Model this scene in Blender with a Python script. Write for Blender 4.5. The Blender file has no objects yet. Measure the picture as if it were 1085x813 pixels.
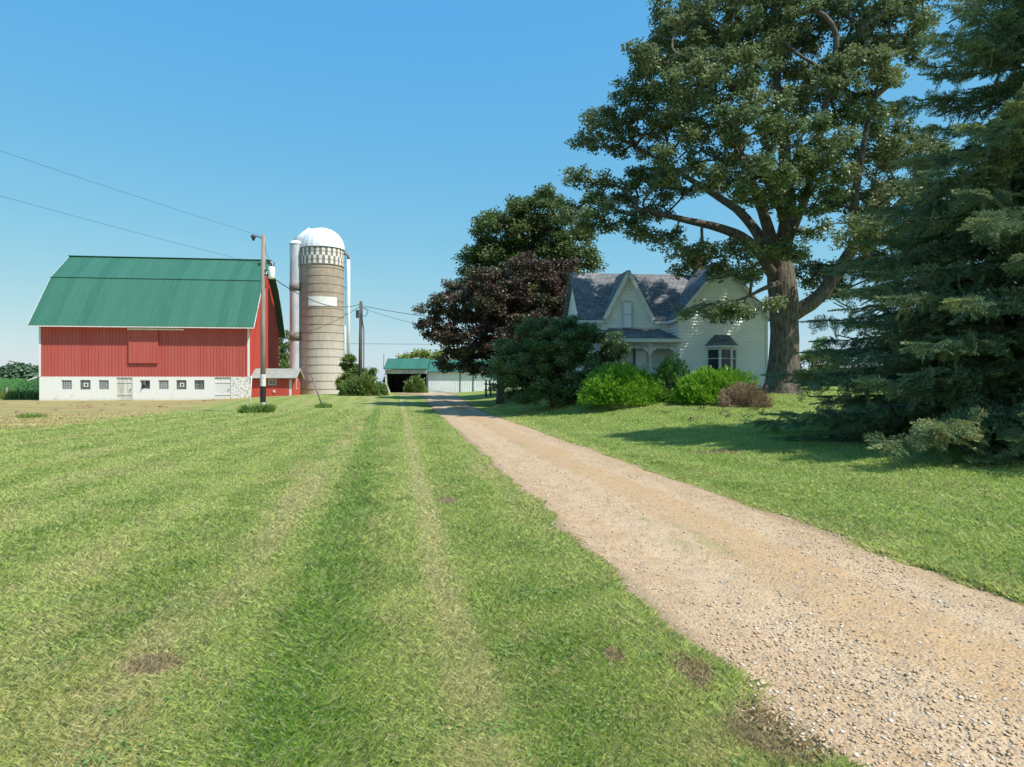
import bpy, math, random
import numpy as np
from mathutils import Vector, Matrix, noise as mnoise

random.seed(7)
rng = np.random.default_rng(11)
sc = bpy.context.scene
col = sc.collection
F = 723.3
CX, CY, CAMZ = 542.5, 406.5, 1.7
TH = math.radians(8.96)          # heading of the farm lane, left of the view axis
CT, ST = math.cos(TH), math.sin(TH)

# ------------------------------------------------------------------ terrain
def sstep(a, b, x):
    t = np.clip((np.asarray(x, float) - a) / (b - a), 0, 1)
    return t * t * (3 - 2 * t)

def st_of(x, y):
    return x * CT + y * ST, -x * ST + y * CT

def xy_of(s, t):
    return s * CT - t * ST, s * ST + t * CT

HT = ([-20, 4, 8, 12, 16, 20, 29, 35, 40, 60, 95, 140], [0, 0, .04, .11, .2, .33, .72, 1.25, 1.38, 1.4, .7, .3])
def base_h(x, y):
    x = np.asarray(x, float); y = np.asarray(y, float)
    s, t = st_of(x, y)
    h = np.interp(y, *HT) * sstep(4.95, 13, s) * (1 - sstep(60, 130, s) * .6)
    h = h + .5 * sstep(-22, -8, s) * sstep(42, 64, t) * (1 - .5 * sstep(95, 150, t)) * (1 - sstep(5, 13, s))
    h = h + .06 * sstep(-60, -15, -np.abs(s + 30)) * sstep(50, 70, t)
    return h

def lumps(x, y):
    return (.012 * np.sin(x * 1.7 + 1.3 * np.sin(y * .6)) + .010 * np.sin(y * 1.25 + 1.7 * np.sin(x * .5 + 1))
            + .006 * np.sin(x * 4.1 + y * 2.7) + .004 * np.sin(x * 7.3 - y * 5.9))

def vn(x, y, sc_, seed=0.):
    """cheap value noise 0..1"""
    x = x * sc_ + seed * 17.3; y = y * sc_ + seed * 9.1
    xi, yi = np.floor(x), np.floor(y); fx, fy = x - xi, y - yi
    fx = fx * fx * (3 - 2 * fx); fy = fy * fy * (3 - 2 * fy)
    def h(a, b):
        q = np.sin(a * 127.1 + b * 311.7) * 43758.5453; return q - np.floor(q)
    return (h(xi, yi) * (1 - fx) + h(xi + 1, yi) * fx) * (1 - fy) + (h(xi, yi + 1) * (1 - fx) + h(xi + 1, yi + 1) * fx) * fy

D_L, D_R = 1.80, 4.76
def edge_l(t): return D_L + .05 * np.sin(t * .83) + .035 * np.sin(t * 2.1 + 1) + .035 * np.sin(t * 5.3)
def edge_r(t): return D_R + .05 * np.sin(t * .7 + 2) + .04 * np.sin(t * 1.9) + .03 * np.sin(t * 4.7 + 1)

def ground_h(x, y):
    s, t = st_of(np.asarray(x, float), np.asarray(y, float))
    inside = sstep(-.05, .22, s - edge_l(t)) * (1 - sstep(-.22, .05, s - edge_r(t))) * (1 - sstep(84, 86, t))
    return base_h(x, y) + lumps(x, y) * (1 - inside) * (1 - sstep(50, 90, t)) - .06 * inside

def drive_h(x, y):
    s, t = st_of(np.asarray(x, float), np.asarray(y, float))
    rut = -.018 * np.exp(-((s - 2.65) / .28) ** 2) - .018 * np.exp(-((s - 4.05) / .28) ** 2) + .014 * np.exp(-((s - 3.35) / .3) ** 2)
    return base_h(x, y) + .008 + rut + .006 * np.sin(s * 3 + t * 1.1) * np.sin(t * 1.7) + ((vn(s, t, 1.3, 21) - .5) * .030 + (vn(s, t, 4.2, 22) - .5) * .018 + (vn(s, t, 11., 23) - .5) * .010) * sstep(.0, .5, np.minimum(s - D_L, D_R - s))

def P(px, D, z=None):
    x = (px - CX) / F * D
    return (x, D, float(ground_h(x, D)) if z is None else z)

def Z(py, D): return CAMZ + (CY - py) / F * D

# ------------------------------------------------------------------ tagging
def tag(o, label=None, cat=None, group=None, kind=None):
    if label: o['label'] = label
    if cat: o['category'] = cat
    if group: o['group'] = group
    if kind: o['kind'] = kind
    return o

def empty(name, loc, rz=0.0):
    o = bpy.data.objects.new(name, None)
    o.location = loc; o.rotation_euler = (0, 0, rz)
    o.empty_display_size = .3
    col.objects.link(o)
    return o

def copy_tree(o, parent=None):
    c = o.copy(); col.objects.link(c)
    if parent: c.parent = parent
    for ch in list(o.children): copy_tree(ch, c)
    return c

# ------------------------------------------------------------------ materials
class NT:
    def __init__(self, name):
        self.m = bpy.data.materials.new(name); self.m.use_nodes = True
        self.t = self.m.node_tree; self.t.nodes.clear()
        self.out = self.n('ShaderNodeOutputMaterial')
    def n(self, typ, **kw):
        nd = self.t.nodes.new(typ)
        for k, v in kw.items(): setattr(nd, k, v)
        return nd
    def set(self, sock, v):
        if v is None: return
        if isinstance(v, bpy.types.NodeSocket): self.t.links.new(v, sock)
        elif isinstance(v, (tuple, list)) and sock.type == 'RGBA' and len(v) == 3: sock.default_value = (*v, 1)
        else: sock.default_value = v
    def math(self, op, a, b=None, c=None):
        nd = self.n('ShaderNodeMath', operation=op)
        for i, v in enumerate((a, b, c)): self.set(nd.inputs[i], v)
        return nd.outputs[0]
    def vmath(self, op, a, b=None):
        nd = self.n('ShaderNodeVectorMath', operation=op)
        self.set(nd.inputs[0], a); self.set(nd.inputs[1], b)
        return nd.outputs[0]
    def sm(self, v, a, b, lo=0., hi=1.):
        nd = self.n('ShaderNodeMapRange', interpolation_type='SMOOTHSTEP')
        self.set(nd.inputs[0], v)
        for i, q in zip((1, 2, 3, 4), (a, b, lo, hi)): self.set(nd.inputs[i], q)
        return nd.outputs[0]
    def mix(self, f, a, b, blend='MIX'):
        nd = self.n('ShaderNodeMix', data_type='RGBA', blend_type=blend)
        self.set(nd.inputs[0], f); self.set(nd.inputs[6], a); self.set(nd.inputs[7], b)
        return nd.outputs[2]
    def noise(self, vec, scale, detail=3, rough=.55, dist=0.):
        nd = self.n('ShaderNodeTexNoise')
        self.set(nd.inputs['Vector'], vec); nd.inputs['Scale'].default_value = scale
        nd.inputs['Detail'].default_value = detail; nd.inputs['Roughness'].default_value = rough
        nd.inputs['Distortion'].default_value = dist
        return nd.outputs[0]
    def mapping(self, vec, scale=(1, 1, 1), rot=(0, 0, 0), loc=(0, 0, 0)):
        nd = self.n('ShaderNodeMapping'); self.set(nd.inputs[0], vec)
        nd.inputs[1].default_value = loc; nd.inputs[2].default_value = rot; nd.inputs[3].default_value = scale
        return nd.outputs[0]
    def sep(self, v):
        nd = self.n('ShaderNodeSeparateXYZ'); self.set(nd.inputs[0], v); return nd.outputs
    def comb(self, x, y, z=0.):
        nd = self.n('ShaderNodeCombineXYZ')
        for i, v in enumerate((x, y, z)): self.set(nd.inputs[i], v)
        return nd.outputs[0]
    def pos(self): return self.n('ShaderNodeNewGeometry').outputs['Position']
    def island(self): return self.n('ShaderNodeNewGeometry').outputs['Random Per Island']
    def obj(self): return self.n('ShaderNodeTexCoord').outputs['Object']
    def bump(self, h, strength=.5, dist=.02):
        nd = self.n('ShaderNodeBump'); nd.inputs['Strength'].default_value = strength
        nd.inputs['Distance'].default_value = dist; self.set(nd.inputs['Height'], h)
        return nd.outputs[0]
    def finish(self, color, rough=.8, normal=None, spec=.3, metal=0., trans=0., tcol=None):
        p = self.n('ShaderNodeBsdfPrincipled')
        self.set(p.inputs['Base Color'], color); self.set(p.inputs['Roughness'], rough)
        p.inputs['Metallic'].default_value = metal
        p.inputs['Specular IOR Level'].default_value = spec
        if normal is not None: self.set(p.inputs['Normal'], normal)
        sh = p.outputs[0]
        if trans > 0:
            tr = self.n('ShaderNodeBsdfTranslucent'); self.set(tr.inputs[0], tcol if tcol is not None else color)
            mx = self.n('ShaderNodeMixShader'); mx.inputs[0].default_value = trans
            self.t.links.new(sh, mx.inputs[1]); self.t.links.new(tr.outputs[0], mx.inputs[2]); sh = mx.outputs[0]
        self.t.links.new(sh, self.out.inputs[0])
        return self.m

def simple(name, c, c2=None, scale=2., rough=.7, bump=0., bscale=20., spec=.3, metal=0., stretch=(1, 1, 1)):
    n = NT(name); o = n.mapping(n.obj(), stretch)
    colr = c
    if c2: colr = n.mix(n.sm(n.noise(o, scale, 5, .6), .35, .68), c, c2)
    nm = n.bump(n.noise(o, bscale, 4), bump, .02) if bump else None
    return n.finish(colr, rough, nm, spec, metal)

def ground_color(n):
    """lawn colour at a world position, shared by the soil sheet and the blades"""
    p = n.pos()
    r = n.mapping(p, rot=(0, 0, -TH))
    s, t, _ = n.sep(r)
    wob = n.math('SUBTRACT', n.noise(r, .35, 2), .5)
    wob2 = n.math('SUBTRACT', n.noise(r, 2.2, 3), .5)
    G1, G2 = (.215, .335, .060), (.39, .465, .125)
    c = n.mix(n.sm(n.noise(r, .9, 5, .65), .32, .68), G1, G2)
    # mowing swaths
    sw = n.math('ADD', n.math('MULTIPLY', s, 4.1), n.math('MULTIPLY', wob, 5.))
    sw = n.math('ADD', sw, n.math('MULTIPLY', n.math('SINE', n.math('MULTIPLY', t, .11)), 1.3))
    sw = n.sm(n.math('SINE', sw), -.6, .9)
    c = n.mix(n.math('MULTIPLY', sw, .6), c, (.46, .52, .17))
    # dry straw patches stretched along the mowing direction
    st_ = n.mapping(r, (.75, .22, 1))
    dry = n.sm(n.noise(st_, 1.1, 5, .65, .6), .47, .70)
    c = n.mix(n.math('MULTIPLY', dry, .75), c, (.50, .46, .21))
    dry2 = n.sm(n.noise(r, 3.2, 4, .7), .54, .70)
    c = n.mix(n.math('MULTIPLY', dry2, .6), c, (.52, .45, .23))
    def band(center, slope, w, amp=.3):
        cc = n.math('ADD', n.math('ADD', n.math('MULTIPLY', t, slope), center), n.math('MULTIPLY', wob, amp))
        d = n.math('ABSOLUTE', n.math('SUBTRACT', n.math('ADD', s, n.math('MULTIPLY', wob2, .25)), cc))
        return n.sm(d, w * .35, w, 1., 0.)
    far = n.sm(t, 60., 75., 1., 0.)
    lush = n.math('MULTIPLY', band(-.45, -.030, .38), far)
    c = n.mix(n.math('MULTIPLY', lush, .5), c, (.135, .30, .030))
    y1 = n.math('MULTIPLY', band(.38, -.010, .21), n.sm(n.noise(n.mapping(r, (1, .35, 1)), 1.6, 2), .25, .5))
    c = n.mix(n.math('MULTIPLY', y1, .9), c, (.54, .51, .25))
    y2 = n.math('MULTIPLY', band(-1.35, -.020, .38, .5), n.sm(n.noise(n.mapping(r, (1, .3, 1)), 1.1, 2), .36, .6))
    c = n.mix(n.math('MULTIPLY', y2, .75), c, (.52, .47, .24))
    # greener swath on the house side
    gr = n.sm(n.math('ADD', s, n.math('MULTIPLY', wob, .8)), 4.7, 6.5)
    c = n.mix(n.math('MULTIPLY', gr, .45), c, (.24, .395, .06))
    # hay stubble field on the barn side
    fld = n.sm(n.math('ADD', n.math('ADD', s, n.math('MULTIPLY', wob, 3.)), n.math('MULTIPLY', wob2, 1.2)), -14.6, -13.0, 1., 0.)
    fld = n.math('MULTIPLY', fld, n.math('MULTIPLY', n.sm(t, 26., 31.), n.sm(t, 88., 96., 1., 0.)))
    hay = n.mix(n.sm(n.noise(n.mapping(r, (.35, 1, 1)), .7, 5, .7), .38, .62), (.60, .50, .22), (.48, .34, .17))
    hay = n.mix(n.math('MULTIPLY', n.sm(n.noise(n.mapping(r, (.3, 1, 1), loc=(3, 9, 0)), .5, 4), .50, .66), .7), hay, (.36, .39, .13))
    c = n.mix(fld, c, hay)
    # bare earth spots
    px, py, _ = n.sep(p)
    def spot(x, y, rx, ry):
        dx = n.math('DIVIDE', n.math('SUBTRACT', px, x), rx); dy = n.math('DIVIDE', n.math('SUBTRACT', py, y), ry)
        d = n.math('SQRT', n.math('ADD', n.math('MULTIPLY', dx, dx), n.math('MULTIPLY', dy, dy)))
        return n.sm(n.math('ADD', d, n.math('MULTIPLY', wob2, 1.6)), .6, 1.15, 1., 0.)
    e = None
    for q in SPOTS:
        v = spot(*q); e = v if e is None else n.math('MAXIMUM', e, v)
    c = n.mix(n.math('MULTIPLY', e, .85), c, (.36, .25, .16))
    # far ground: summer fields
    c = n.mix(n.sm(t, 95., 130.), c, (.10, .17, .05))
    return c, r

SPOTS = [(-2.17, 4.15, .20, .16), (1.28, 3.35, .26, .36), (1.05, 3.95, .12, .26), (.62, 4.2, .07, .14), (-.95, 9.9, .16, .3), (4.9, 16.2, .8, .35)]

def m_ground():
    n = NT('lawn_soil')
    c, r = ground_color(n)
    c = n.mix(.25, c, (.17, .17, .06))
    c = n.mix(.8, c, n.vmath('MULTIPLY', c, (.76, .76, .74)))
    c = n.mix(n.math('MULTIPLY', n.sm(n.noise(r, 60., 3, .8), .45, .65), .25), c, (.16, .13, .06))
    h = n.math('ADD', n.noise(r, 45., 4, .7), n.math('MULTIPLY', n.noise(r, 7., 3), 1.2))
    return n.finish(c, .95, n.bump(h, .9, .05), .1)

def m_blade():
    n = NT('grass_blades')
    c, r = ground_color(n)
    i = n.island()
    v = n.math('ADD', .85, n.math('MULTIPLY', i, .62))
    c = n.mix(1., c, n.comb(v, v, n.math('MULTIPLY', v, .9)), 'MULTIPLY')
    c = n.mix(n.sm(n.noise(n.vmath('ADD', r, n.comb(i, i, i)), 31.7, 0), .56, .60, 0., .7), c, (.58, .52, .30))
    return n.finish(c, .5, None, .35, 0, .48)

def m_drive():
    n = NT('gravel_lane')
    r = n.mapping(n.pos(), rot=(0, 0, -TH)); s, t, _ = n.sep(r)
    wob = n.math('SUBTRACT', n.noise(n.mapping(r, (1, .4, 1)), .8, 4, .6), .5)
    c = n.mix(n.sm(n.noise(r, 2.5, 5, .7), .35, .65), (.455, .315, .185), (.38, .25, .135))
    ss = n.math('ADD', s, n.math('MULTIPLY', wob, .9))
    d = n.math('ABSOLUTE', n.math('SUBTRACT', ss, 3.55))
    c = n.mix(n.math('MULTIPLY', n.math('MULTIPLY', n.sm(d, .20, .95, 1., 0.), n.sm(n.noise(r, 3.1, 4, .7), .30, .60, .45, 1.)), .9), c, (.41, .255, .12))
    d2 = n.math('ABSOLUTE', n.math('SUBTRACT', ss, 2.95))
    c = n.mix(n.math('MULTIPLY', n.sm(d2, .03, .22, 1., 0.), .45), c, (.55, .41, .25))
    c = n.mix(n.math('MULTIPLY', n.sm(n.noise(r, .9, 5, .75), .50, .68), .45), c, (.33, .245, .165))
    c = n.mix(n.math('MULTIPLY', n.sm(n.noise(r, 9., 5, .8), .48, .66), .5), c, (.30, .225, .15))
    for rs in (2.62, 4.15):      # packed wheel ruts
        dr = n.math('ABSOLUTE', n.math('SUBTRACT', ss, rs))
        c = n.mix(n.math('MULTIPLY', n.sm(dr, .05, .30, 1., 0.), .35), c, (.50, .385, .26))
    v = n.n('ShaderNodeTexVoronoi'); n.set(v.inputs['Vector'], r); v.inputs['Scale'].default_value = 42.
    v2 = n.n('ShaderNodeTexVoronoi'); n.set(v2.inputs['Vector'], r); v2.inputs['Scale'].default_value = 17.
    g = n.sep(v.outputs['Color'])[0]
    c = n.mix(n.math('MULTIPLY', g, .4), c, (.54, .43, .31))
    c = n.mix(n.sm(n.sep(v2.outputs['Color'])[1], .84, .90, 0., .45), c, (.30, .23, .16))
    # sparse weeds on the crown further up the lane
    wd = n.math('MULTIPLY', n.sm(n.noise(n.mapping(r, (1.6, .25, 1)), 1.4, 4), .57, .66), n.sm(n.math('ABSOLUTE', n.math('SUBTRACT', s, 3.1)), .15, .5, 1., 0.))
    c = n.mix(n.math('MULTIPLY', wd, .35), c, (.22, .25, .08))
    ed = n.math('MINIMUM', n.math('SUBTRACT', s, D_L), n.math('SUBTRACT', D_R, s))
    c = n.mix(n.math('MULTIPLY', n.sm(n.math('ADD', ed, n.math('MULTIPLY', wob, .5)), .02, .22, 1., 0.), .6), c, (.24, .18, .11))
    h = n.math('ADD', n.math('MULTIPLY', v.outputs['Distance'], -1.), n.math('MULTIPLY', v2.outputs['Distance'], -.8))
    return n.finish(c, .92, n.bump(h, .6, .02), .15)

def m_leaf(name, c1, c2, c3=None, trans=.3, scale=.5, rough=.45, spec=.4, amt3=.5, th=(.5, .62)):
    n = NT(name); p = n.pos(); i = n.island()
    c = n.mix(i, c1, c2)
    if c3: c = n.mix(n.math('MULTIPLY', n.sm(n.noise(p, scale, 3), *th), amt3), c, c3)
    v = n.math('ADD', .75, n.math('MULTIPLY', n.noise(n.comb(i, n.math('MULTIPLY', i, 7.), 0.), 40., 0), .5))
    c = n.mix(1., c, n.comb(v, v, v), 'MULTIPLY')
    return n.finish(c, rough, None, spec, 0, trans)

def m_bark(name, c1, c2):
    n = NT(name); o = n.mapping(n.obj(), (1, 1, .22))
    f = n.noise(o, 9., 6, .7, .4)
    c = n.mix(n.sm(f, .35, .62), c1, c2)
    c = n.mix(n.sm(n.noise(n.obj(), 2.5, 4), .55, .7, 0., .4), c, (.20, .21, .16))
    return n.finish(c, .95, n.bump(f, 1., .09), .1)

def m_shingle():
    n = NT('roof_shingles'); x, y, z = n.sep(n.obj())
    b = n.n('ShaderNodeTexBrick'); n.set(b.inputs['Vector'], n.comb(n.math('ADD', x, y), n.math('MULTIPLY', z, 1.35)))
    b.inputs['Color1'].default_value = (.135, .142, .146, 1); b.inputs['Color2'].default_value = (.23, .238, .243, 1)
    b.inputs['Mortar'].default_value = (.045, .045, .048, 1)
    b.inputs['Scale'].default_value = 1.; b.inputs['Mortar Size'].default_value = .012
    b.inputs['Brick Width'].default_value = .32; b.inputs['Row Height'].default_value = .14
    c = n.mix(n.sm(n.noise(n.obj(), 1.3, 5, .7), .52, .68, 0., .5), b.outputs[0], (.36, .355, .33))
    return n.finish(c, .9, n.bump(b.outputs[1], .5, -.02), .2)

def m_barnwall(name, c1, c2, zone=None):
    n = NT(name); o = n.obj(); x, y, z = n.sep(o)
    lane = n.math('FLOOR', n.math('MULTIPLY', n.math('ADD', x, y), 1.1))
    wn = n.n('ShaderNodeTexWhiteNoise', noise_dimensions='1D'); n.set(wn.inputs['W'], lane)
    c = n.mix(n.math('MULTIPLY', wn.outputs[0], .35), c1, c2)
    c = n.mix(n.sm(n.noise(n.mapping(o, (1, 1, .15)), 2.4, 5, .7), .45, .75, 0., .6), c, c2)
    return n.finish(c, .62, None, .3)

def m_stone(name='whitewashed_stone'):
    n = NT(name); o = n.obj()
    w = n.noise(o, 3., 4, .6)
    v = n.n('ShaderNodeTexVoronoi', feature='DISTANCE_TO_EDGE'); n.set(v.inputs['Vector'], n.mapping(o, (1, 1, 1.5))); v.inputs['Scale'].default_value = 2.2
    c = n.mix(n.sm(n.noise(o, 1.1, 6, .7), .56, .72, 0., .8), (.78, .77, .74), (.55, .50, .43))
    x, y, z = n.sep(o)
    rough_end = n.math('MULTIPLY', n.sm(x, 17.6, 17.9), n.sm(n.noise(o, 4.5, 5, .75), .50, .56))
    c = n.mix(n.math('MULTIPLY', rough_end, .8), c, (.36, .28, .22))
    c = n.mix(n.math('MULTIPLY', n.sm(n.math('ADD', z, n.math('MULTIPLY', w, .6)), .25, .75, 1., 0.), .45), c, (.50, .44, .34))
    h = n.math('ADD', n.sm(v.outputs['Distance'], 0., .12), n.noise(o, 14., 4))
    return n.finish(c, .9, n.bump(h, .22, .02), .15)

def m_silo():
    n = NT('silo_concrete'); o = n.obj(); x, y, z = n.sep(o)
    a = n.math('ARCTAN2', y, x)
    ang = n.math('MULTIPLY', a, 24 / (2 * math.pi))
    b = n.n('ShaderNodeTexBrick'); n.set(b.inputs['Vector'], n.comb(n.math('MULTIPLY', a, 2.34), z))
    b.inputs['Color1'].default_value = (.33, .26, .20, 1); b.inputs['Color2'].default_value = (.41, .335, .265, 1)
    b.inputs['Mortar'].default_value = (.30, .25, .20, 1); b.inputs['Scale'].default_value = 1.
    b.inputs['Brick Width'].default_value = .28; b.inputs['Row Height'].default_value = .78; b.inputs['Mortar Size'].default_value = .012
    c = n.mix(n.math('MULTIPLY', n.sm(n.math('ADD', z, n.math('MULTIPLY', n.noise(o, .8, 3), 4.)), 5., 12., 1., 0.), .75), b.outputs[0], (.58, .54, .47))
    stv = n.noise(n.comb(n.math('MULTIPLY', a, 5.), n.math('MULTIPLY', z, .25), 0.), 1.6, 5, .7)
    c = n.mix(n.sm(stv, .50, .75, 0., .6), c, (.30, .24, .19))
    c = n.mix(n.sm(n.noise(o, 2.1, 5, .7), .55, .75, 0., .5), c, (.58, .53, .46))
    return n.finish(c, .9, n.bump(n.noise(o, 9., 4), .3, .02), .15)

def m_checker():
    n = NT('silo_checker'); x, y, z = n.sep(n.obj())
    a = n.math('MULTIPLY', n.math('ARCTAN2', y, x), 24 / (2 * math.pi))
    row = n.math('FLOOR', n.math('DIVIDE', n.math('SUBTRACT', z, 13.95), .93))
    ph = n.math('FRACT', n.math('ADD', a, n.math('MULTIPLY', row, .5)))
    ph = n.math('ABSOLUTE', ph)
    f = n.math('GREATER_THAN', ph, .48)
    wear = n.noise(n.obj(), 3., 4)
    c = n.mix(f, (.24, .20, .16), n.mix(n.sm(wear, .5, .75), (.72, .70, .66), (.50, .46, .40)))
    return n.finish(c, .85, None, .2)

def m_brick():
    n = NT('chimney_brick'); x, y, z = n.sep(n.obj())
    b = n.n('ShaderNodeTexBrick'); n.set(b.inputs['Vector'], n.comb(n.math('ADD', x, y), z))
    b.inputs['Color1'].default_value = (.20, .07, .055, 1); b.inputs['Color2'].default_value = (.28, .11, .08, 1)
    b.inputs['Mortar'].default_value = (.3, .27, .24, 1); b.inputs['Scale'].default_value = 1.
    b.inputs['Brick Width'].default_value = .2; b.inputs['Row Height'].default_value = .07; b.inputs['Mortar Size'].default_value = .008
    return n.finish(b.outputs[0], .9, None, .15)

M = {}
M['ground'] = m_ground(); M['blade'] = m_blade(); M['drive'] = m_drive()
M['red'] = m_barnwall('barn_red_steel', (.45, .088, .072), (.52, .14, .115))
M['red_end'] = m_barnwall('barn_red_boards', (.50, .065, .045), (.54, .10, .075))
def m_roofgreen():
    n = NT('green_steel_roof'); o = n.obj(); x, y, z = n.sep(o)
    wn = n.n('ShaderNodeTexWhiteNoise', noise_dimensions='1D'); n.set(wn.inputs['W'], n.math('FLOOR', n.math('DIVIDE', x, .915)))
    c = n.mix(wn.outputs[0], (.034, .130, .085), (.046, .155, .102))
    st = n.noise(n.mapping(o, (3., .25, .25)), 1.2, 5, .7)
    c = n.mix(n.sm(st, .48, .72, 0., .55), c, (.068, .175, .122))
    c = n.mix(n.sm(n.noise(n.mapping(o, (2., .2, .2), loc=(4, 0, 0)), 1.7, 5, .7), .60, .76, 0., .5), c, (.05, .11, .08))
    return n.finish(c, .42, None, .45)
M['green'] = m_roofgreen()
M['green_dark'] = simple('green_roof_cap', (.03, .11, .075), None, rough=.45)
M['white'] = simple('white_trim_paint', (.76, .76, .74), (.68, .67, .63), 3., .5)
M['siding'] = simple('white_clapboard_paint', (.90, .90, .86), (.84, .84, .79), 1.2, .55, stretch=(.4, .4, 2))
M['dkgrey'] = simple('dark_grey_metal', (.06, .065, .07), None, rough=.5)
M['grey'] = simple('galvanised_steel', (.62, .63, .65), (.46, .46, .47), 1.5, .42, metal=.15, stretch=(1, 1, .3))
M['rust'] = simple('rusty_band', (.17, .155, .15), (.26, .22, .19), 3., .8)
M['hoop'] = simple('weathered_hoop', (.24, .20, .17), (.32, .27, .22), 3., .8)
M['stone'] = m_stone(); M['silo'] = m_silo(); M['checker'] = m_checker(); M['brick'] = m_brick()
M['shingle'] = m_shingle()
M['dome'] = simple('white_dome_steel', (.80, .81, .82), (.74, .75, .76), 1., .35, spec=.5)
M['glass'] = simple('dark_window_glass', (.035, .045, .05), (.06, .075, .08), 1.5, 0.15, spec=.35)
M['blind'] = simple('window_with_blind', (.86, .92, .97), (.84, .90, .95), 2., .15, spec=.6)
M['gblock'] = simple('glass_block', (.20, .235, .22), (.12, .145, .14), 5., .25, spec=.6)
M['door'] = simple('old_white_door', (.74, .72, .68), (.52, .47, .41), 2.5, .7, stretch=(3, 3, .3))
M['wood'] = simple('weathered_pole_wood', (.22, .18, .145), (.33, .28, .23), 3., .9, .5, 30., stretch=(3, 3, .2))
M['darkwood'] = simple('dark_post_wood', (.09, .075, .06), (.15, .125, .10), 3., .9, .4, 30., stretch=(3, 3, .3))
M['black'] = simple('black_tar_band', (.025, .023, .022), None, rough=.6)
M['whiteband'] = simple('white_band_paint', (.70, .69, .66), (.5, .48, .44), 6., .7)
M['greyshingle'] = simple('grey_asphalt_roof', (.30, .31, .29), (.22, .24, .21), 2., .9, .4, 30.)
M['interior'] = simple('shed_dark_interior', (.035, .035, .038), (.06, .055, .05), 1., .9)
M['wsteel'] = simple('white_steel_siding', (.78, .80, .82), (.70, .72, .73), 1., .5)
M['cable'] = simple('cable_black', (.04, .04, .045), None, rough=.6)
M['porcelain'] = simple('transformer_paint', (.78, .79, .80), None, rough=.35, spec=.5)
M['bark'] = m_bark('oak_bark', (.075, .060, .048), (.20, .17, .14))
M['bark2'] = m_bark('grey_brown_bark', (.06, .05, .04), (.15, .125, .10))
M['oakleaf'] = m_leaf('oak_leaves', (0.109, 0.172, 0.069), (0.201, 0.265, 0.121), (0.310, 0.333, 0.161), .25, .45, .36, .6)
M['spruce'] = m_leaf('spruce_needles', (0.118, 0.185, 0.090), (0.213, 0.280, 0.134), (0.314, 0.336, 0.123), .25, .6, .55, .25, .8, (.52, .64))
M['maple'] = m_leaf('purple_maple_leaves', (.082, .058, .046), (.130, .092, .068), (.13, .15, .07), .2, .45, .5, .4, .6, (.48, .60))
M['tree_g'] = m_leaf('green_maple_leaves', (.075, .130, .040), (.135, .195, .062), (.19, .20, .08), .25, .4)
M['shrub_d'] = m_leaf('lilac_leaves', (.100, .185, .065), (.185, .275, .105), (.44, .32, .13), .3, .38, .5, .4, .6, (.58, .68))
M['bush_b'] = m_leaf('bright_shrub_leaves', (0.137, 0.305, 0.021), (0.260, 0.468, 0.046), None, .4, 2.)
M['bush_m'] = m_leaf('green_shrub_leaves', (0.084, 0.196, 0.031), (0.168, 0.308, 0.056), None, .35, 2.)
M['brownbush'] = m_leaf('dry_brown_twigs', (0.250, 0.163, 0.112), (0.388, 0.263, 0.188), (0.200, 0.213, 0.075), .1, 2., .8, .1)
M['scrub'] = m_leaf('roadside_scrub_leaves', (0.098, 0.180, 0.038), (0.195, 0.285, 0.068), (0.240, 0.285, 0.075), .3, .8)
M['willow'] = m_leaf('yellow_green_leaves', (0.180, 0.240, 0.036), (0.276, 0.324, 0.060), None, .35, 1.)
M['corn'] = m_leaf('corn_leaves', (0.068, 0.188, 0.045), (0.128, 0.300, 0.068), None, .3, 1.)
M['far'] = m_leaf('far_tree_leaves', (0.074, 0.135, 0.074), (0.135, 0.209, 0.114), None, .2, .1)
M['weed'] = m_leaf('weed_leaves', (.15, .26, .055), (.23, .35, .09), None, .35, 2.)
M['stones'] = None
def m_stones():
    n = NT('gravel_stones'); i = n.island()
    c = n.mix(i, (.54, .40, .26), (.42, .29, .17))
    c = n.mix(n.sm(n.noise(n.comb(i, i, i), 50., 0), .60, .66), c, (.68, .60, .50))
    c = n.mix(n.sm(n.noise(n.comb(i, 2., i), 60., 0), .70, .74), c, (.24, .19, .15))
    return n.finish(c, .85, None, .25)
M['stones'] = m_stones()
M['litter'] = m_leaf('fallen_brown_leaves', (.10, .07, .04), (.17, .12, .07), None, .1, 2.)
M['soilclod'] = simple('brown_hay_clump', (.30, .21, .11), (.20, .14, .08), 5., .95)

# ------------------------------------------------------------------ mesh building
def raw_mesh(name, V, faces_flat, nper, mat, parent=None, smooth=False):
    """V (n,3) float, faces_flat int array with nper verts per face"""
    me = bpy.data.meshes.new(name)
    V = np.ascontiguousarray(V, dtype=np.float32); f = np.ascontiguousarray(faces_flat, dtype=np.int32).ravel()
    nf = len(f) // nper
    me.vertices.add(len(V)); me.vertices.foreach_set('co', V.ravel())
    me.loops.add(len(f)); me.loops.foreach_set('vertex_index', f)
    me.polygons.add(nf); me.polygons.foreach_set('loop_start', np.arange(0, nf * nper, nper, dtype=np.int32))
    me.polygons.foreach_set('loop_total', np.full(nf, nper, np.int32))
    if smooth: me.polygons.foreach_set('use_smooth', np.ones(nf, bool))
    me.update(calc_edges=True)
    me.materials.append(mat)
    o = bpy.data.objects.new(name, me); col.objects.link(o)
    if parent: o.parent = parent
    return o

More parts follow.
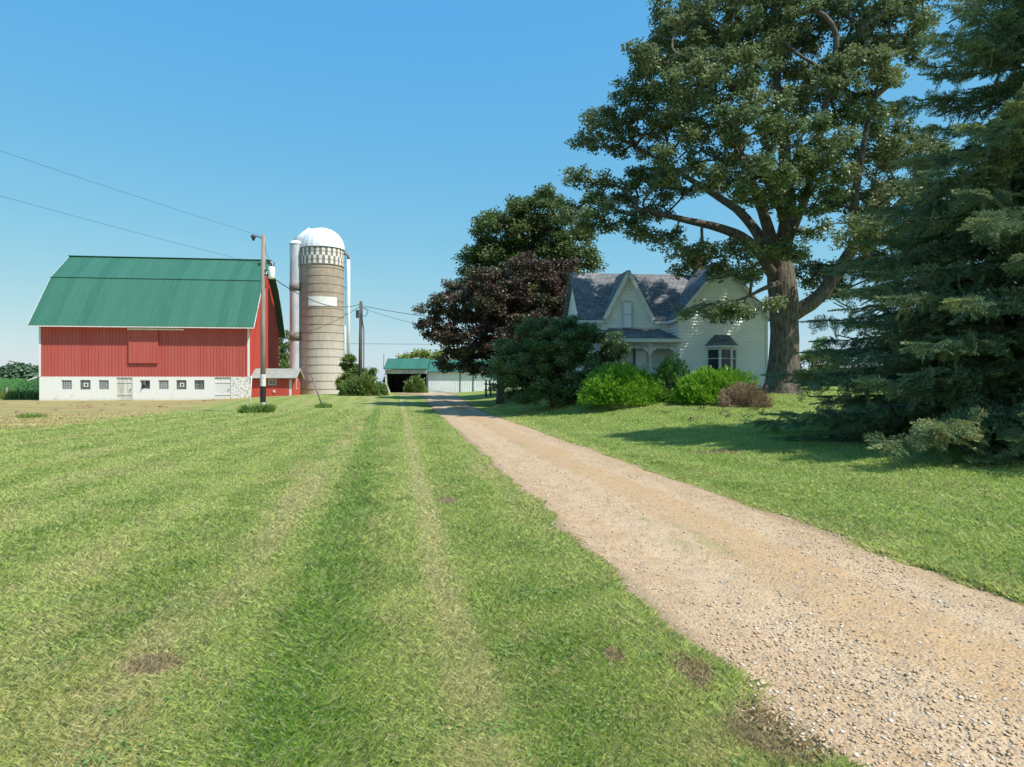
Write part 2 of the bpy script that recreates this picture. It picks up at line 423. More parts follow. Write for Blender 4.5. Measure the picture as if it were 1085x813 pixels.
class MB:
    def __init__(self): self.v = []; self.f = []; self.sm = []
    def add(self, vs, fs, smooth=False):
        b = len(self.v); self.v += [tuple(q) for q in vs]
        self.f += [tuple(i + b for i in q) for q in fs]; self.sm += [smooth] * len(fs)
    def box(self, x0, x1, y0, y1, z0, z1):
        self.add([(x0, y0, z0), (x1, y0, z0), (x1, y1, z0), (x0, y1, z0), (x0, y0, z1), (x1, y0, z1), (x1, y1, z1), (x0, y1, z1)],
                 [(0, 3, 2, 1), (4, 5, 6, 7), (0, 1, 5, 4), (1, 2, 6, 5), (2, 3, 7, 6), (3, 0, 4, 7)])
    def bar(self, a, b, w, h, up=(0, 0, 1)):
        a, b = Vector(a), Vector(b); d = (b - a).normalized(); u = Vector(up)
        sd = d.cross(u).normalized(); u = sd.cross(d).normalized()
        vs = [p + sd * (i * w / 2) + u * (j * h / 2) for p in (a, b) for i, j in ((-1, -1), (1, -1), (1, 1), (-1, 1))]
        self.add(vs, [(0, 1, 2, 3), (7, 6, 5, 4), (0, 4, 5, 1), (1, 5, 6, 2), (2, 6, 7, 3), (3, 7, 4, 0)])
    def tube(self, pts, rad, n=8, cap=True, smooth=True):
        pts = [Vector(p) for p in pts]
        if not hasattr(rad, '__len__'): rad = [rad] * len(pts)
        d0 = (pts[1] - pts[0]).normalized()
        ref = Vector((1, 0, 0)) if abs(d0.x) < .8 else Vector((0, 1, 0))
        u = d0.cross(ref).normalized(); vs = []
        for k, p in enumerate(pts):
            d = (pts[min(k + 1, len(pts) - 1)] - pts[max(k - 1, 0)]).normalized()
            u = (u - d * u.dot(d)).normalized(); w = d.cross(u)
            for i in range(n):
                a = 2 * math.pi * i / n
                vs.append(p + (u * math.cos(a) + w * math.sin(a)) * rad[k])
        fs = []
        for k in range(len(pts) - 1):
            for i in range(n):
                j = (i + 1) % n
                fs.append((k * n + i, k * n + j, (k + 1) * n + j, (k + 1) * n + i))
        self.add(vs, fs, smooth)
        if cap:
            b = len(self.v) - len(vs)
            self.f.append(tuple(b + i for i in reversed(range(n)))); self.sm.append(False)
            self.f.append(tuple(b + (len(pts) - 1) * n + i for i in range(n))); self.sm.append(False)
    def lathe(self, prof, n=32, c=(0, 0), a0=0., a1=2 * math.pi, smooth=True):
        full = abs(a1 - a0 - 2 * math.pi) < 1e-6; m = n if full else n + 1
        vs = [(c[0] + r * math.cos(a0 + (a1 - a0) * i / n), c[1] + r * math.sin(a0 + (a1 - a0) * i / n), z) for r, z in prof for i in range(m)]
        fs = [(k * m + i, k * m + (i + 1) % m, (k + 1) * m + (i + 1) % m, (k + 1) * m + i) for k in range(len(prof) - 1) for i in range(n)]
        self.add(vs, fs, smooth)
    def prism(self, poly, axis, a, b):
        """polygon (list of 2D) extruded along axis from a to b. axis 'x': poly=(y,z), 'y': poly=(x,z)"""
        n = len(poly)
        mk = (lambda q, t: (t, q[0], q[1])) if axis == 'x' else (lambda q, t: (q[0], t, q[1]))
        vs = [mk(q, a) for q in poly] + [mk(q, b) for q in poly]
        fs = [tuple(range(n)), tuple(range(2 * n - 1, n - 1, -1))] + [(i, i + n, (i + 1) % n + n, (i + 1) % n) for i in range(n)]
        self.add(vs, fs)
    def build(self, name, mat, parent=None, loc=None):
        me = bpy.data.meshes.new(name); me.from_pydata(self.v, [], self.f); me.update()
        me.polygons.foreach_set('use_smooth', np.array(self.sm, bool))
        me.materials.append(mat)
        o = bpy.data.objects.new(name, me); col.objects.link(o)
        if parent: o.parent = parent
        if loc: o.location = loc
        return o

def leaves(pts, size, aspect=.6, up=.35, out=None, dirs=None, fold=.15, jit=.35):
    """rhombic leaves, returns V, faces (quads)"""
    N = len(pts)
    nrm = rng.normal(size=(N, 3)); nrm /= np.linalg.norm(nrm, axis=1)[:, None]
    nrm[:, 2] = np.abs(nrm[:, 2]) + up
    if out is not None: nrm += out
    nrm /= np.linalg.norm(nrm, axis=1)[:, None]
    if dirs is None:
        a = rng.normal(size=(N, 3))
    else: a = dirs + rng.normal(size=(N, 3)) * .35
    if dirs is None:
        a -= nrm * np.sum(a * nrm, 1)[:, None]
    a /= np.linalg.norm(a, axis=1)[:, None] + 1e-9
    b = np.cross(nrm, a); b /= np.linalg.norm(b, axis=1)[:, None] + 1e-9
    L = size * (1 - jit + 2 * jit * rng.random(N))[:, None]; W = L * aspect
    V = np.empty((N, 4, 3))
    V[:, 0] = pts; V[:, 1] = pts + a * L * .5 - b * W * .5 + nrm * L * fold
    V[:, 2] = pts + a * L - nrm * L * fold * .6; V[:, 3] = pts + a * L * .5 + b * W * .5 + nrm * L * fold
    return V.reshape(-1, 3), np.arange(N * 4)

# ------------------------------------------------------------------ ground, lane
def axis(lo, hi, zones, far=1.22):
    pts = []; 
    x = zones[0][0]; 
    for a, b, st in zones:
        n = max(1, int(round((b - a) / st))); pts += list(np.linspace(a, b, n, endpoint=False))
    pts.append(zones[-1][1]); st = zones[-1][2]
    while pts[-1] < hi: st *= far; pts.append(pts[-1] + st)
    st = zones[0][2]; pre = []; x = zones[0][0]
    while x > lo: st *= far; x -= st; pre.append(x)
    return np.array(pre[::-1] + pts)

S = axis(-1500, 1500, [(-40, -12, 1.), (-12, 1.6, .3), (1.6, 2.3, .07), (2.3, 4.3, .4), (4.3, 5.0, .07), (5.0, 16, .3), (16, 45, 1.)])
T = axis(-30, 2500, [(-2, 14, .3), (14, 40, .6), (40, 100, 1.)])
sg, tg = np.meshgrid(S, T)
gx, gy = xy_of(sg, tg)
V = np.stack([gx, gy, ground_h(gx, gy)], -1).reshape(-1, 3)
ns, nt = len(S), len(T)
ii = (np.arange(nt - 1)[:, None] * ns + np.arange(ns - 1)[None, :])
Fq = np.stack([ii, ii + 1, ii + ns + 1, ii + ns], -1).reshape(-1)
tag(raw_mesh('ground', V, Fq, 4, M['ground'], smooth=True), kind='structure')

T2 = np.concatenate([np.arange(-4, 1.5, .12), np.arange(1.5, 14, .05), np.arange(14, 30, .12), np.arange(30, 84.5, .5)])
NSC = 70
el, er = edge_l(T2), edge_r(T2)
wide = sstep(60, 80, T2); el = el - wide * 3.0; er = er + wide * 1.2
fr = np.linspace(0, 1, NSC)[None, :]
sg = el[:, None] * (1 - fr) + er[:, None] * fr; tg = np.repeat(T2[:, None], NSC, 1)
gx, gy = xy_of(sg, tg)
zz = drive_h(gx, gy) + (tg > 40) * .02
edgef = np.minimum(fr, 1 - fr) * 24
zz = zz - .012 * (1 - np.clip(edgef, 0, 1)) * (tg < 55)
V = np.stack([gx, gy, zz], -1).reshape(-1, 3)
ii = (np.arange(len(T2) - 1)[:, None] * NSC + np.arange(NSC - 1)[None, :])
tag(raw_mesh('driveway', V, np.stack([ii, ii + 1, ii + NSC + 1, ii + NSC], -1).reshape(-1), 4, M['drive'], smooth=True), kind='structure')

# ------------------------------------------------------------------ lawn blades
def grass_points(N, r0, r1, power, half=math.radians(46)):
    u = rng.random(N)
    # radius pdf ~ r^(1-power)
    k = 2 - power
    if abs(k) < 1e-6: r = r0 * (r1 / r0) ** u
    else: r = (r0 ** k + u * (r1 ** k - r0 ** k)) ** (1 / k)
    a = (rng.random(N) * 2 - 1) * half
    return r * np.sin(a), r * np.cos(a), r

x, y, r = grass_points(1500000, 2.3, 48, 2.0)
s, t = st_of(x, y)
nz = (vn(x, y, 3.1) - .5) * .28
keep = (s < edge_l(t) + nz + .10) | (s > edge_r(t) + nz - .10)
for (qx, qy, rx, ry) in SPOTS:
    d = np.hypot((x - qx) / rx, (y - qy) / ry) + (vn(x, y, 5., 2) - .5) * 1.5
    keep &= ~((d < .95) & (rng.random(len(x)) < .8))
fieldm = (s < -14 + (vn(x, y, .35, 4) - .5) * 3) & (t > 29)
keep &= ~(fieldm & (rng.random(len(x)) < .5))
keep &= rng.random(len(x)) < 1 - sstep(30, 48, r)
thin = vn(x, y, 1.3, 5) * .5 + vn(x, y, 4.3, 6) * .5
keep &= rng.random(len(x)) < (.45 + 1.1 * thin)
x, y, r, s, t = x[keep], y[keep], r[keep], s[keep], t[keep]
N = len(x)
lush = np.exp(-((s - (-.40 - .03 * t)) / .36) ** 2)
hgt = (.022 + .021 * vn(x, y, 1.9, 7)) * (.6 + .8 * rng.random(N)) * (1 + .7 * lush)
hgt *= 1 + .35 * (s > edge_r(t)) * 1.0
edge_d = np.minimum(np.abs(s - edge_l(t)), np.abs(s - edge_r(t)))
hgt *= 1 + .5 * np.exp(-(edge_d / .2) ** 2) * rng.random(N)
wd = np.clip(.00135 * r, .0038, .05) * (.7 + .6 * rng.random(N))
hgt = np.maximum(hgt, r * .0019)
wdl = (rng.random(N) < .035 * (vn(x, y, .8, 11) > .5)) & (r < 14)
wd = np.where(wdl, wd * 3.2, wd); hgt = np.where(wdl, hgt * .8, hgt)
z = ground_h(x, y) - .004
ang = rng.random(N) * 2 * np.pi; lean = (.35 + 1.15 * rng.random(N)) * hgt
az2 = rng.random(N) * 2 * np.pi
B = np.stack([x, y, z], -1); wv = np.stack([np.cos(ang), np.sin(ang), 0 * ang], -1) * (wd / 2)[:, None]
ld = np.stack([np.cos(az2), np.sin(az2), 0 * az2], -1) * lean[:, None]
upv = np.stack([0 * hgt, 0 * hgt, hgt], -1)
V = np.empty((N, 4, 3))
V[:, 0] = B - wv; V[:, 1] = B + wv
V[:, 2] = B + wv * .8 + upv * .62 + ld * .35; V[:, 3] = B + upv + ld
tag(raw_mesh('lawn_grass', V.reshape(-1, 3), np.arange(N * 4), 4, M['blade']),
    'mown green and straw coloured lawn grass beside the lane', 'grass', kind='stuff')

cc = []
for i in range(150):
    q = 2.6 + 8 * random.random() ** 1.5; a = random.uniform(-.75, .75); X, Y = q * math.sin(a), q * math.cos(a)
    s_c, t_c = st_of(X, Y)
    if D_L - .1 < s_c < D_R + .1: continue
    n_c = random.randint(12, 60); rr_ = random.uniform(.04, .16)
    pp = rng.normal(size=(n_c, 2)) * rr_; xx_, yy_ = X + pp[:, 0], Y + pp[:, 1]
    cc.append(np.stack([xx_, yy_, ground_h(xx_, yy_) + .018 + .02 * rng.random(n_c)], -1))
V, f = leaves(np.concatenate(cc), .022, .95, 2.2, fold=.1)
tag(raw_mesh('clover', V, f, 4, M['weed']), 'small round leaved clover patches growing through the lawn', 'clover', kind='stuff')
nl = 900
x, y, r = grass_points(nl, 2.5, 16, 1.6)
s, t = st_of(x, y); k = (s < edge_l(t) - .1) | (s > edge_r(t) + .1); x, y, r = x[k], y[k], r[k]
pts = np.stack([x, y, ground_h(x, y) + .012 + .015 * rng.random(len(x))], -1)
V, f = leaves(pts, .045, .16, 1.4, fold=.02)
tag(raw_mesh('dry_clippings', V, f, 4, M['soilclod']), 'scattered straw coloured dry clippings lying on the lawn', 'clippings', kind='stuff')

# ------------------------------------------------------------------ loose stones
N = 36000
x, y, r = grass_points(N * 3, 2.4, 22, 2.0)
s, t = st_of(x, y)
k = (s > edge_l(t) - .12 + (vn(x, y, 5.) - .5) * .3) & (s < edge_r(t) + .12 + (vn(x, y, 5., 3) - .5) * .3)
k &= rng.random(len(x)) < (.25 + .9 * sstep(.3, .75, vn(x, y, .9, 8))) * np.where(np.abs(s - 3.55) < .5, .45, 1.)
x, y, r, s, t = x[k], y[k], r[k], s[k], t[k]; N = len(x)
octv = np.array([(1, 0, 0), (-1, 0, 0), (0, 1, 0), (0, -1, 0), (0, 0, 1), (0, 0, -1)], float)
octf = np.array([(0, 2, 4), (2, 1, 4), (1, 3, 4), (3, 0, 4), (2, 0, 5), (1, 2, 5), (3, 1, 5), (0, 3, 5)])
sz = (.0034 + .0056 * rng.random(N) ** 3 * 1.6) * (1 + .04 * r)
an = rng.random(N) * 2 * np.pi; c_, s_ = np.cos(an), np.sin(an)
Vt = octv[None] * (1 + .45 * (rng.random((N, 6, 1)) - .5)) * sz[:, None, None] * np.stack([1 + .6 * rng.random(N), .7 + .5 * rng.random(N), .45 + .4 * rng.random(N)], -1)[:, None, :]
Vt += rng.normal(size=Vt.shape) * sz[:, None, None] * .18
X = Vt[..., 0] * c_[:, None] - Vt[..., 1] * s_[:, None]; Y = Vt[..., 0] * s_[:, None] + Vt[..., 1] * c_[:, None]
zb = drive_h(x, y)
V = np.stack([X + x[:, None], Y + y[:, None], Vt[..., 2] + (zb + sz * .25)[:, None]], -1)
Fc = (octf[None] + (np.arange(N) * 6)[:, None, None])
tag(raw_mesh('gravel', V.reshape(-1, 3), Fc.reshape(-1), 3, M['stones']), 'loose pale gravel stones lying on the driveway', 'gravel', kind='stuff')

# ------------------------------------------------------------------ trees
def tubes_np(A, Bp, ra, rb, n):
    """independent frusta, numpy"""
    d = Bp - A; L = np.linalg.norm(d, axis=1)[:, None] + 1e-9; d = d / L
    ref = np.where(np.abs(d[:, 2:3]) > .9, np.array([[1., 0, 0]]), np.array([[0, 0, 1.]]))
    u = np.cross(d, ref); u /= np.linalg.norm(u, axis=1)[:, None]; w = np.cross(d, u)
    a = np.arange(n) * 2 * np.pi / n
    ring = u[:, None, :] * np.cos(a)[None, :, None] + w[:, None, :] * np.sin(a)[None, :, None]
    V = np.concatenate([A[:, None] + ring * ra[:, None, None], Bp[:, None] + ring * rb[:, None, None]], 1)
    i = np.arange(n); j = (i + 1) % n
    f = np.stack([i, j, j + n, i + n], -1)
    Fc = f[None] + (np.arange(len(A)) * 2 * n)[:, None, None]
    return V.reshape(-1, 3), Fc.reshape(-1)

def grow(limbs, attr, seg=.5, pl=.22, rmin=.010, kr=.0125, expo=.47, wig=.10):
    """limbs: list of (points, radii). Joins attraction points to the nearest wood; returns frusta"""
    pos, par, plen, fixed = [], [], [], []
    for pts, rad in limbs:
        prev = -1
        for i in range(len(pts) - 1):
            a, b = np.array(pts[i], float), np.array(pts[i + 1], float)
            m = max(1, int(np.linalg.norm(b - a) / seg))
            for k in range(m):
                p = a + (b - a) * k / m
                pos.append(p); par.append(prev); fixed.append(True)
                plen.append(0 if prev < 0 else plen[prev] + np.linalg.norm(p - pos[prev]) * .35)
                prev = len(pos) - 1
    nmax = len(pos) + len(attr) * 8 + 10
    PA = np.zeros((nmax, 3)); PA[:len(pos)] = pos
    PL = np.zeros(nmax); PL[:len(pos)] = plen
    n = len(pos); n0 = n; par += [0] * (nmax - n)
    # wood only branches from the upper part of the first limb
    usable = np.ones(nmax, bool)
    zmin = np.min(attr[:, 2]); 
    c0 = np.mean(PA[:n0], 0)
    order = np.argsort(np.min(np.linalg.norm(attr[:, None] - PA[None, :n0], axis=2), axis=1))
    tips = []
    for ai in order:
        a = attr[ai]
        dv = a - PA[:n]; d = np.sqrt((dv ** 2).sum(1))
        cost = d + pl * PL[:n] + np.maximum(0, -dv[:, 2]) * .35
        i = int(np.argmin(cost)); dist = d[i]
        p = PA[i]
        if par[i] >= 0 and dist > .2:
            pd = p - PA[par[i]]; pd /= np.linalg.norm(pd) + 1e-9
        else: pd = np.zeros(3)
        m = max(1, min(8, int(dist / seg)))
        c = p + pd * dist * .3 + np.array([0, 0, .08 * dist]) + rng.normal(size=3) * wig * dist
        prev = i
        for k in range(1, m + 1):
            q = k / m
            pt = (1 - q) ** 2 * p + 2 * q * (1 - q) * c + q * q * a
            if k < m: pt = pt + rng.normal(size=3) * .03 * seg
            PA[n] = pt; par[n] = prev; PL[n] = PL[prev] + np.linalg.norm(pt - PA[prev]); prev = n; n += 1
        tips.append(prev)
    cnt = np.zeros(n); 
    for tdx in tips: cnt[tdx] += 1
    for i in range(n - 1, n0 - 1, -1): cnt[par[i]] += cnt[i]
    idx = np.arange(n0, n); pa = np.array(par[:n])[idx]
    rr = np.maximum(rmin, kr * np.power(np.maximum(cnt[:n], 1), expo))
    ra = np.where(pa < n0, rr[idx] * 1.15, rr[pa]); ra = np.minimum(ra, rr[idx] * 1.5)
    return PA[pa], PA[idx], ra, rr[idx], PA[tips]

def cloud(lobes, per, clump=None, k=10, cr=.8, gap=0.):
    """points in ellipsoid lobes. lobes: (cx,cy,cz,rx,ry,rz); returns clustered attraction points"""
    cs = []
    for (a, b, c, rx, ry, rz) in lobes:
        n = max(3, int(per * (rx * ry * rz) ** (2 / 3)))
        v = rng.normal(size=(n, 3)); v /= np.linalg.norm(v, axis=1)[:, None]
        rad = rng.random(n) ** (1 / 4.5)
        cs.append(np.array([a, b, c]) + v * rad[:, None] * np.array([rx, ry, rz]))
    cs = np.concatenate(cs)
    # thin out centres that sit too close
    keep = []
    for p in cs:
        if all((p[0] - q[0]) ** 2 + (p[1] - q[1]) ** 2 + (p[2] - q[2]) ** 2 > (cr * .9) ** 2 for q in keep): keep.append(p)
    cs = np.array(keep)
    q_ = rng.normal(size=(len(cs), k, 3)); q_ *= (rng.random((len(cs), k, 1)) ** .4) / np.linalg.norm(q_, axis=2)[..., None]
    A = cs[:, None] + q_ * np.array([cr, cr, cr * .6]) * .72 * (.7 + .6 * rng.random((len(cs), 1, 1)))
    return A.reshape(-1, 3), cs

def crown_leaves(tips, per, spread, size, aspect=.55, up=.5):
    q_ = rng.normal(size=(len(tips) * per, 3)); q_ *= (rng.random((len(q_), 1)) ** .5) / np.linalg.norm(q_, axis=1)[:, None]
    pts = np.repeat(tips, per, 0) + q_ * np.array([spread, spread, spread * .7]) * 1.5
    return leaves(pts, size, aspect, up)

def join_np(parts):
    Vs, Fs, off = [], [], 0
    for V, f in parts:
        Vs.append(V); Fs.append(f + off); off += len(V)
    return np.concatenate(Vs), np.concatenate(Fs)

def make_tree(name, label, cat, base, limbs, lobes, per, k, cr, leaf_n, spread, lsize, mat, bark, seg=.5, kr=.0125, aspect=.55, sides=5, group=None, up=.5, twigs=True, trunk_sides=14, flare=None, kroot=None):
    root = empty(name, base)
    tag(root, label, cat, group)
    bx = np.array(base)
    A, _ = cloud(lobes, per, k=k, cr=cr)
    A0, B0, ra, rb, tips = grow(limbs, A, seg, kr=kr)
    mb = MB()
    for pts, rad in limbs:
        # resample to a slightly wandering centre line
        P_, R_ = [], []
        for i in range(len(pts) - 1):
            m = 4
            for q in range(m):
                f = q / m; p = Vector(pts[i]).lerp(Vector(pts[i + 1]), f)
                P_.append(p - Vector(base)); R_.append(rad[i] * (1 - f) + rad[i + 1] * f)
        P_.append(Vector(pts[-1]) - Vector(base)); R_.append(rad[-1])
        # Chaikin-like smoothing
        for _ in range(2):
            Q = [P_[0]] + [(P_[i - 1] + P_[i] * 2 + P_[i + 1]) / 4 for i in range(1, len(P_) - 1)] + [P_[-1]]; P_ = Q
        mb.tube(P_, R_, trunk_sides)
    nv_ = len(mb.v)
    Vb, Fb = tubes_np(A0 - bx, B0 - bx, ra, rb, sides)
    b_ = len(mb.v); mb.v += Vb.tolist(); mb.f += (Fb.reshape(-1, 4) + b_).tolist(); mb.sm += [True] * (len(Fb) // 4)
    tr = mb.build('trunk', M[bark], root)
    if trunk_sides > 10:
        for v in tr.data.vertices[:nv_]:
            nn = mnoise.noise(Vector((v.co.x * 2.2, v.co.y * 2.2, v.co.z * .5)))
            n2 = mnoise.noise(Vector((v.co.x * 6, v.co.y * 6, v.co.z * 1.2 + 7)))
            v.co.x += v.normal.x * (nn * .13 + n2 * .05) * min(1, .4 + 1 / (1 + abs(v.co.z)))
            v.co.y += v.normal.y * (nn * .13 + n2 * .05) * min(1, .4 + 1 / (1 + abs(v.co.z)))
    Vl, Fl = crown_leaves(tips - bx, leaf_n, spread, lsize, aspect, up)
    raw_mesh('crown', Vl, Fl, 4, M[mat], root)
    return root, tips

def W(px, py, D, dy=0.): return ((px - CX) / F * (D + dy), D + dy, Z(py, D + dy))

# ---- the big oak
OD = 35.
def LB(px, py, rx, ry, dy=0., rd=None):
    p = W(px, py, OD, dy); q = F / (OD + dy)
    return (*p, rx / q, (rd if rd else (rx + ry) / 2 / q), ry / q)
oak_base = W(830, 416, OD); oak_base = (oak_base[0], oak_base[1], float(ground_h(oak_base[0], oak_base[1])) - .1)
limbs = [
    ([W(829, 422, OD), W(829, 414, OD), W(830, 403, OD), W(831, 385, OD), W(831, 350, OD), W(831, 318, OD), W(827, 290, OD), W(829, 262, OD, .2), W(836, 225, OD, .5), W(832, 165, OD, .8), W(822, 105, OD, .5), W(826, 50, OD, .3)],
     [1.12, .98, .83, .76, .70, .72, .68, .44, .38, .30, .20, .10]),
    ([W(830, 306, OD), W(806, 268, OD, -.3), W(786, 250, OD, -.7), W(758, 240, OD, -1), W(720, 232, OD, -1.3), W(665, 218, OD, -1.5)], [.42, .30, .25, .2, .15, .06]),
    ([W(830, 302, OD), W(806, 252, OD, .5), W(786, 225, OD, 1), W(760, 208, OD, 1.5), W(715, 180, OD, 2), W(665, 150, OD, 2)], [.36, .27, .23, .18, .12, .06]),
    ([W(830, 300, OD), W(812, 235, OD, -.8), W(796, 190, OD, -1.6), W(775, 140, OD, -2.4), W(745, 80, OD, -3)], [.36, .27, .21, .15, .07]),
    ([W(836, 335, OD), W(866, 318, OD, .1), W(888, 288, OD, .2), W(906, 258, OD, .3), W(930, 238, OD, .5), W(965, 205, OD, .8), W(985, 150, OD, 1)], [.42, .36, .33, .29, .24, .15, .07]),
    ([W(834, 255, OD), W(856, 205, OD, -1.), W(868, 150, OD, -2), W(880, 85, OD, -3), W(888, 40, OD, -3.2)], [.28, .2, .16, .11, .06]),
    ([W(833, 262, OD), W(830, 230, OD, -2.), W(815, 195, OD, -4.2), W(790, 165, OD, -5.5)], [.3, .2, .14, .07]),
    ([W(908, 255, OD, .3), W(905, 210, OD, -1), W(915, 150, OD, -2), W(930, 90, OD, -2.5)], [.22, .17, .12, .06]),
    ([W(832, 298, OD), W(808, 306, OD, -1.4), W(790, 316, OD, -2.6), W(765, 322, OD, -3.4), W(738, 324, OD, -3.8)], [.20, .10, .06, .04, .02]),
]
lobes = [LB(715, 45, 46, 42, 0), LB(775, 5, 62, 45, 1), LB(850, -25, 70, 40, 0), LB(925, 10, 50, 45, -1), LB(690, 75, 32, 30, -1),
         LB(640, 140, 33, 28, 1), LB(690, 125, 50, 40, 1.5), LB(755, 95, 55, 50, -3), LB(840, 70, 60, 50, 2), LB(900, 90, 50, 45, -2),
         LB(622, 200, 28, 16, -1), LB(640, 232, 42, 13, -1.5), LB(690, 205, 45, 24, 2), LB(735, 165, 50, 30, -3.5), LB(800, 135, 50, 32, -5), LB(790, 190, 48, 24, -5.5), LB(850, 165, 55, 34, -4),
         LB(925, 155, 50, 38, 0), LB(965, 175, 40, 40, 2), LB(690, 250, 48, 9, -1), LB(735, 268, 45, 9, -2), LB(850, 200, 40, 24, -3.5),
         LB(950, 225, 42, 26, -1), LB(905, 215, 34, 20, 2),
         LB(770, 288, 30, 6, -2.5), LB(764, 328, 34, 6, -3.4, 1.2), LB(878, 300, 28, 18, 4), LB(925, 290, 30, 22, 3), LB(850, 285, 20, 20, 5), LB(800, 285, 22, 12, 4), LB(960, 270, 25, 20, 2), LB(790, 262, 20, 8, -3.0, 1.), LB(606, 218, 20, 12, -1), LB(655, 247, 34, 8, -2), LB(742, 288, 24, 6, -2, 1.2), LB(978, 250, 34, 24, 0), LB(900, 245, 34, 16, -2.5), LB(840, 262, 22, 12, -2.4, 1.), LB(745, 331, 26, 6, -3.4, 1.), LB(795, 322, 24, 6, -3.0, .8), LB(955, 30, 40, 35, 1), LB(810, 20, 50, 40, -2), LB(735, 52, 40, 34, 3)]
make_tree('oak_tree', 'massive old oak with a thick furrowed trunk and spreading limbs beside the white farmhouse', 'oak tree', oak_base, limbs, lobes,
          12, 12, .98, 33, .24, .165, 'oakleaf', 'bark', .45, .0115, .62, up=.6, trunk_sides=28)

# ---- simple tree helper
def plain_tree(name, label, cat, px, D, top_py, lobes_px, mat, bark='bark2', per=11, k=8, cr=.9, ln=36, sp=.3, ls=.17, kr=.013, group=None, trunk_r=.22, seg=.6, fork=None, zb=None):
    b = P(px, D); b = (b[0], b[1], b[2] - .05 if zb is None else zb)
    H = Z(top_py, D) - b[2]
    trunk = [(b[0], b[1], b[2]), (b[0] + .05 * H * .1, b[1], b[2] + H * .2), (b[0] - .02 * H, b[1], b[2] + H * .45), (b[0] + .01 * H, b[1], b[2] + H * .8)]
    lm = [(trunk, [trunk_r * 1.25, trunk_r, trunk_r * .7, trunk_r * .2])]
    lb = []
    for (lx, ly, rx, ry, dy, rd) in lobes_px:
        q = F / (D + dy); lb.append((*W(lx, ly, D, dy), rx / q, rd, ry / q))
    return make_tree(name, label, cat, b, lm, lb, per, k, cr, ln, sp, ls, M_name(mat), bark, seg, kr, trunk_sides=9, sides=4, group=group)
def M_name(m): return m

plain_tree('maple_tree', 'tall dark green maple rising behind the purple leaved tree', 'maple tree', 560, 56, 205,
           [(570, 228, 34, 24, 0, 2.5), (540, 250, 38, 26, 0, 3), (590, 252, 34, 26, 1, 3), (565, 275, 50, 30, 1, 4), (520, 285, 30, 30, 0, 3), (602, 292, 30, 42, 0, 3), (560, 320, 60, 30, 1, 4), (503, 292, 16, 12, 0, 1.2), (578, 212, 13, 9, 0, 1), (618, 325, 14, 16, 0, 1.5)],
           'tree_g', per=13, k=9, cr=1.1, ln=42, sp=.42, ls=.25, trunk_r=.35)
plain_tree('purple_maple_tree', 'wide low maple with dark purple brown leaves over the lane end', 'maple tree', 530, 49, 275,
           [(560, 305, 38, 32, 0, 2.5), (520, 315, 36, 28, -1, 2.5), (485, 322, 26, 22, 0, 2), (462, 338, 17, 22, 0, 1.5), (500, 352, 36, 26, -1, 2.5), (545, 345, 40, 30, -1.5, 2.5), (585, 330, 26, 40, 0, 2.5), (485, 382, 22, 12, 0, 1.5), (510, 385, 22, 16, 0, 1.5), (555, 375, 40, 30, 0, 2.5), (590, 290, 20, 15, 0, 1.5), (595, 370, 20, 30, 1, 2)],
           'maple', per=13, k=9, cr=.85, ln=40, sp=.28, ls=.20, trunk_r=.26)
plain_tree('lilac_shrub', 'big rounded dark green shrub covering the left end of the farmhouse', 'shrub', 585, 37, 345,
           [(590, 365, 38, 28, 0, 2), (555, 385, 30, 30, -.5, 1.8), (625, 370, 28, 24, .3, 1.5), (600, 400, 50, 28, -.5, 2), (540, 400, 18, 22, 0, 1.2), (565, 408, 34, 18, -1, 1.5), (645, 368, 16, 20, .6, 1), (640, 400, 22, 22, 0, 1.2), (575, 350, 22, 14, 0, 1.2), (620, 412, 40, 14, -.5, 1.5), (532, 385, 12, 14, 0, .8), (610, 352, 20, 14, .3, 1.2), (575, 418, 34, 9, -1, 1.4), (658, 378, 8, 22, .6, .6)],
           'shrub_d', per=24, k=8, cr=.55, ln=42, sp=.20, ls=.13, kr=.011, trunk_r=.10, seg=.4)
plain_tree('background_shrub', 'dark loose shrub seen between the oak trunk and the spruce', 'shrub', 866, 52, 358,
           [(866, 375, 18, 17, 0, 1.3), (852, 388, 12, 12, 0, 1), (884, 388, 14, 14, 0, 1.2), (868, 396, 26, 9, 0, 1.2)], 'shrub_d', per=12, k=6, cr=.7, ln=34, sp=.25, ls=.19, trunk_r=.1)
plain_tree('ash_tree', 'green tree showing in the gap between barn and silo', 'tree', 299, 100, 348,
           [(299, 368, 12, 18, 0, 2), (303, 385, 14, 14, 0, 2), (292, 380, 12, 20, 0, 2)], 'scrub', per=5, k=6, cr=1.2, ln=34, sp=.45, ls=.34, trunk_r=.25)
plain_tree('willow_tree', 'yellow green tree top rising behind the open shed roof', 'tree', 446, 112, 369,
           [(446, 380, 20, 9, 0, 3), (430, 382, 12, 7, 0, 2), (468, 380, 18, 10, 0, 3), (452, 392, 34, 10, 0, 3)], 'willow', per=3, k=6, cr=1.5, ln=36, sp=.5, ls=.42, trunk_r=.3)
plain_tree('young_tree', 'slim leafy tree growing behind the second utility pole', 'tree', 371, 70, 374,
           [(371, 388, 8, 13, 0, .8), (376, 402, 14, 12, 0, 1), (366, 410, 8, 10, 0, 1), (391, 395, 6, 3, 0, .4)], 'scrub', per=26, k=8, cr=.5, ln=38, sp=.25, ls=.20, trunk_r=.09)

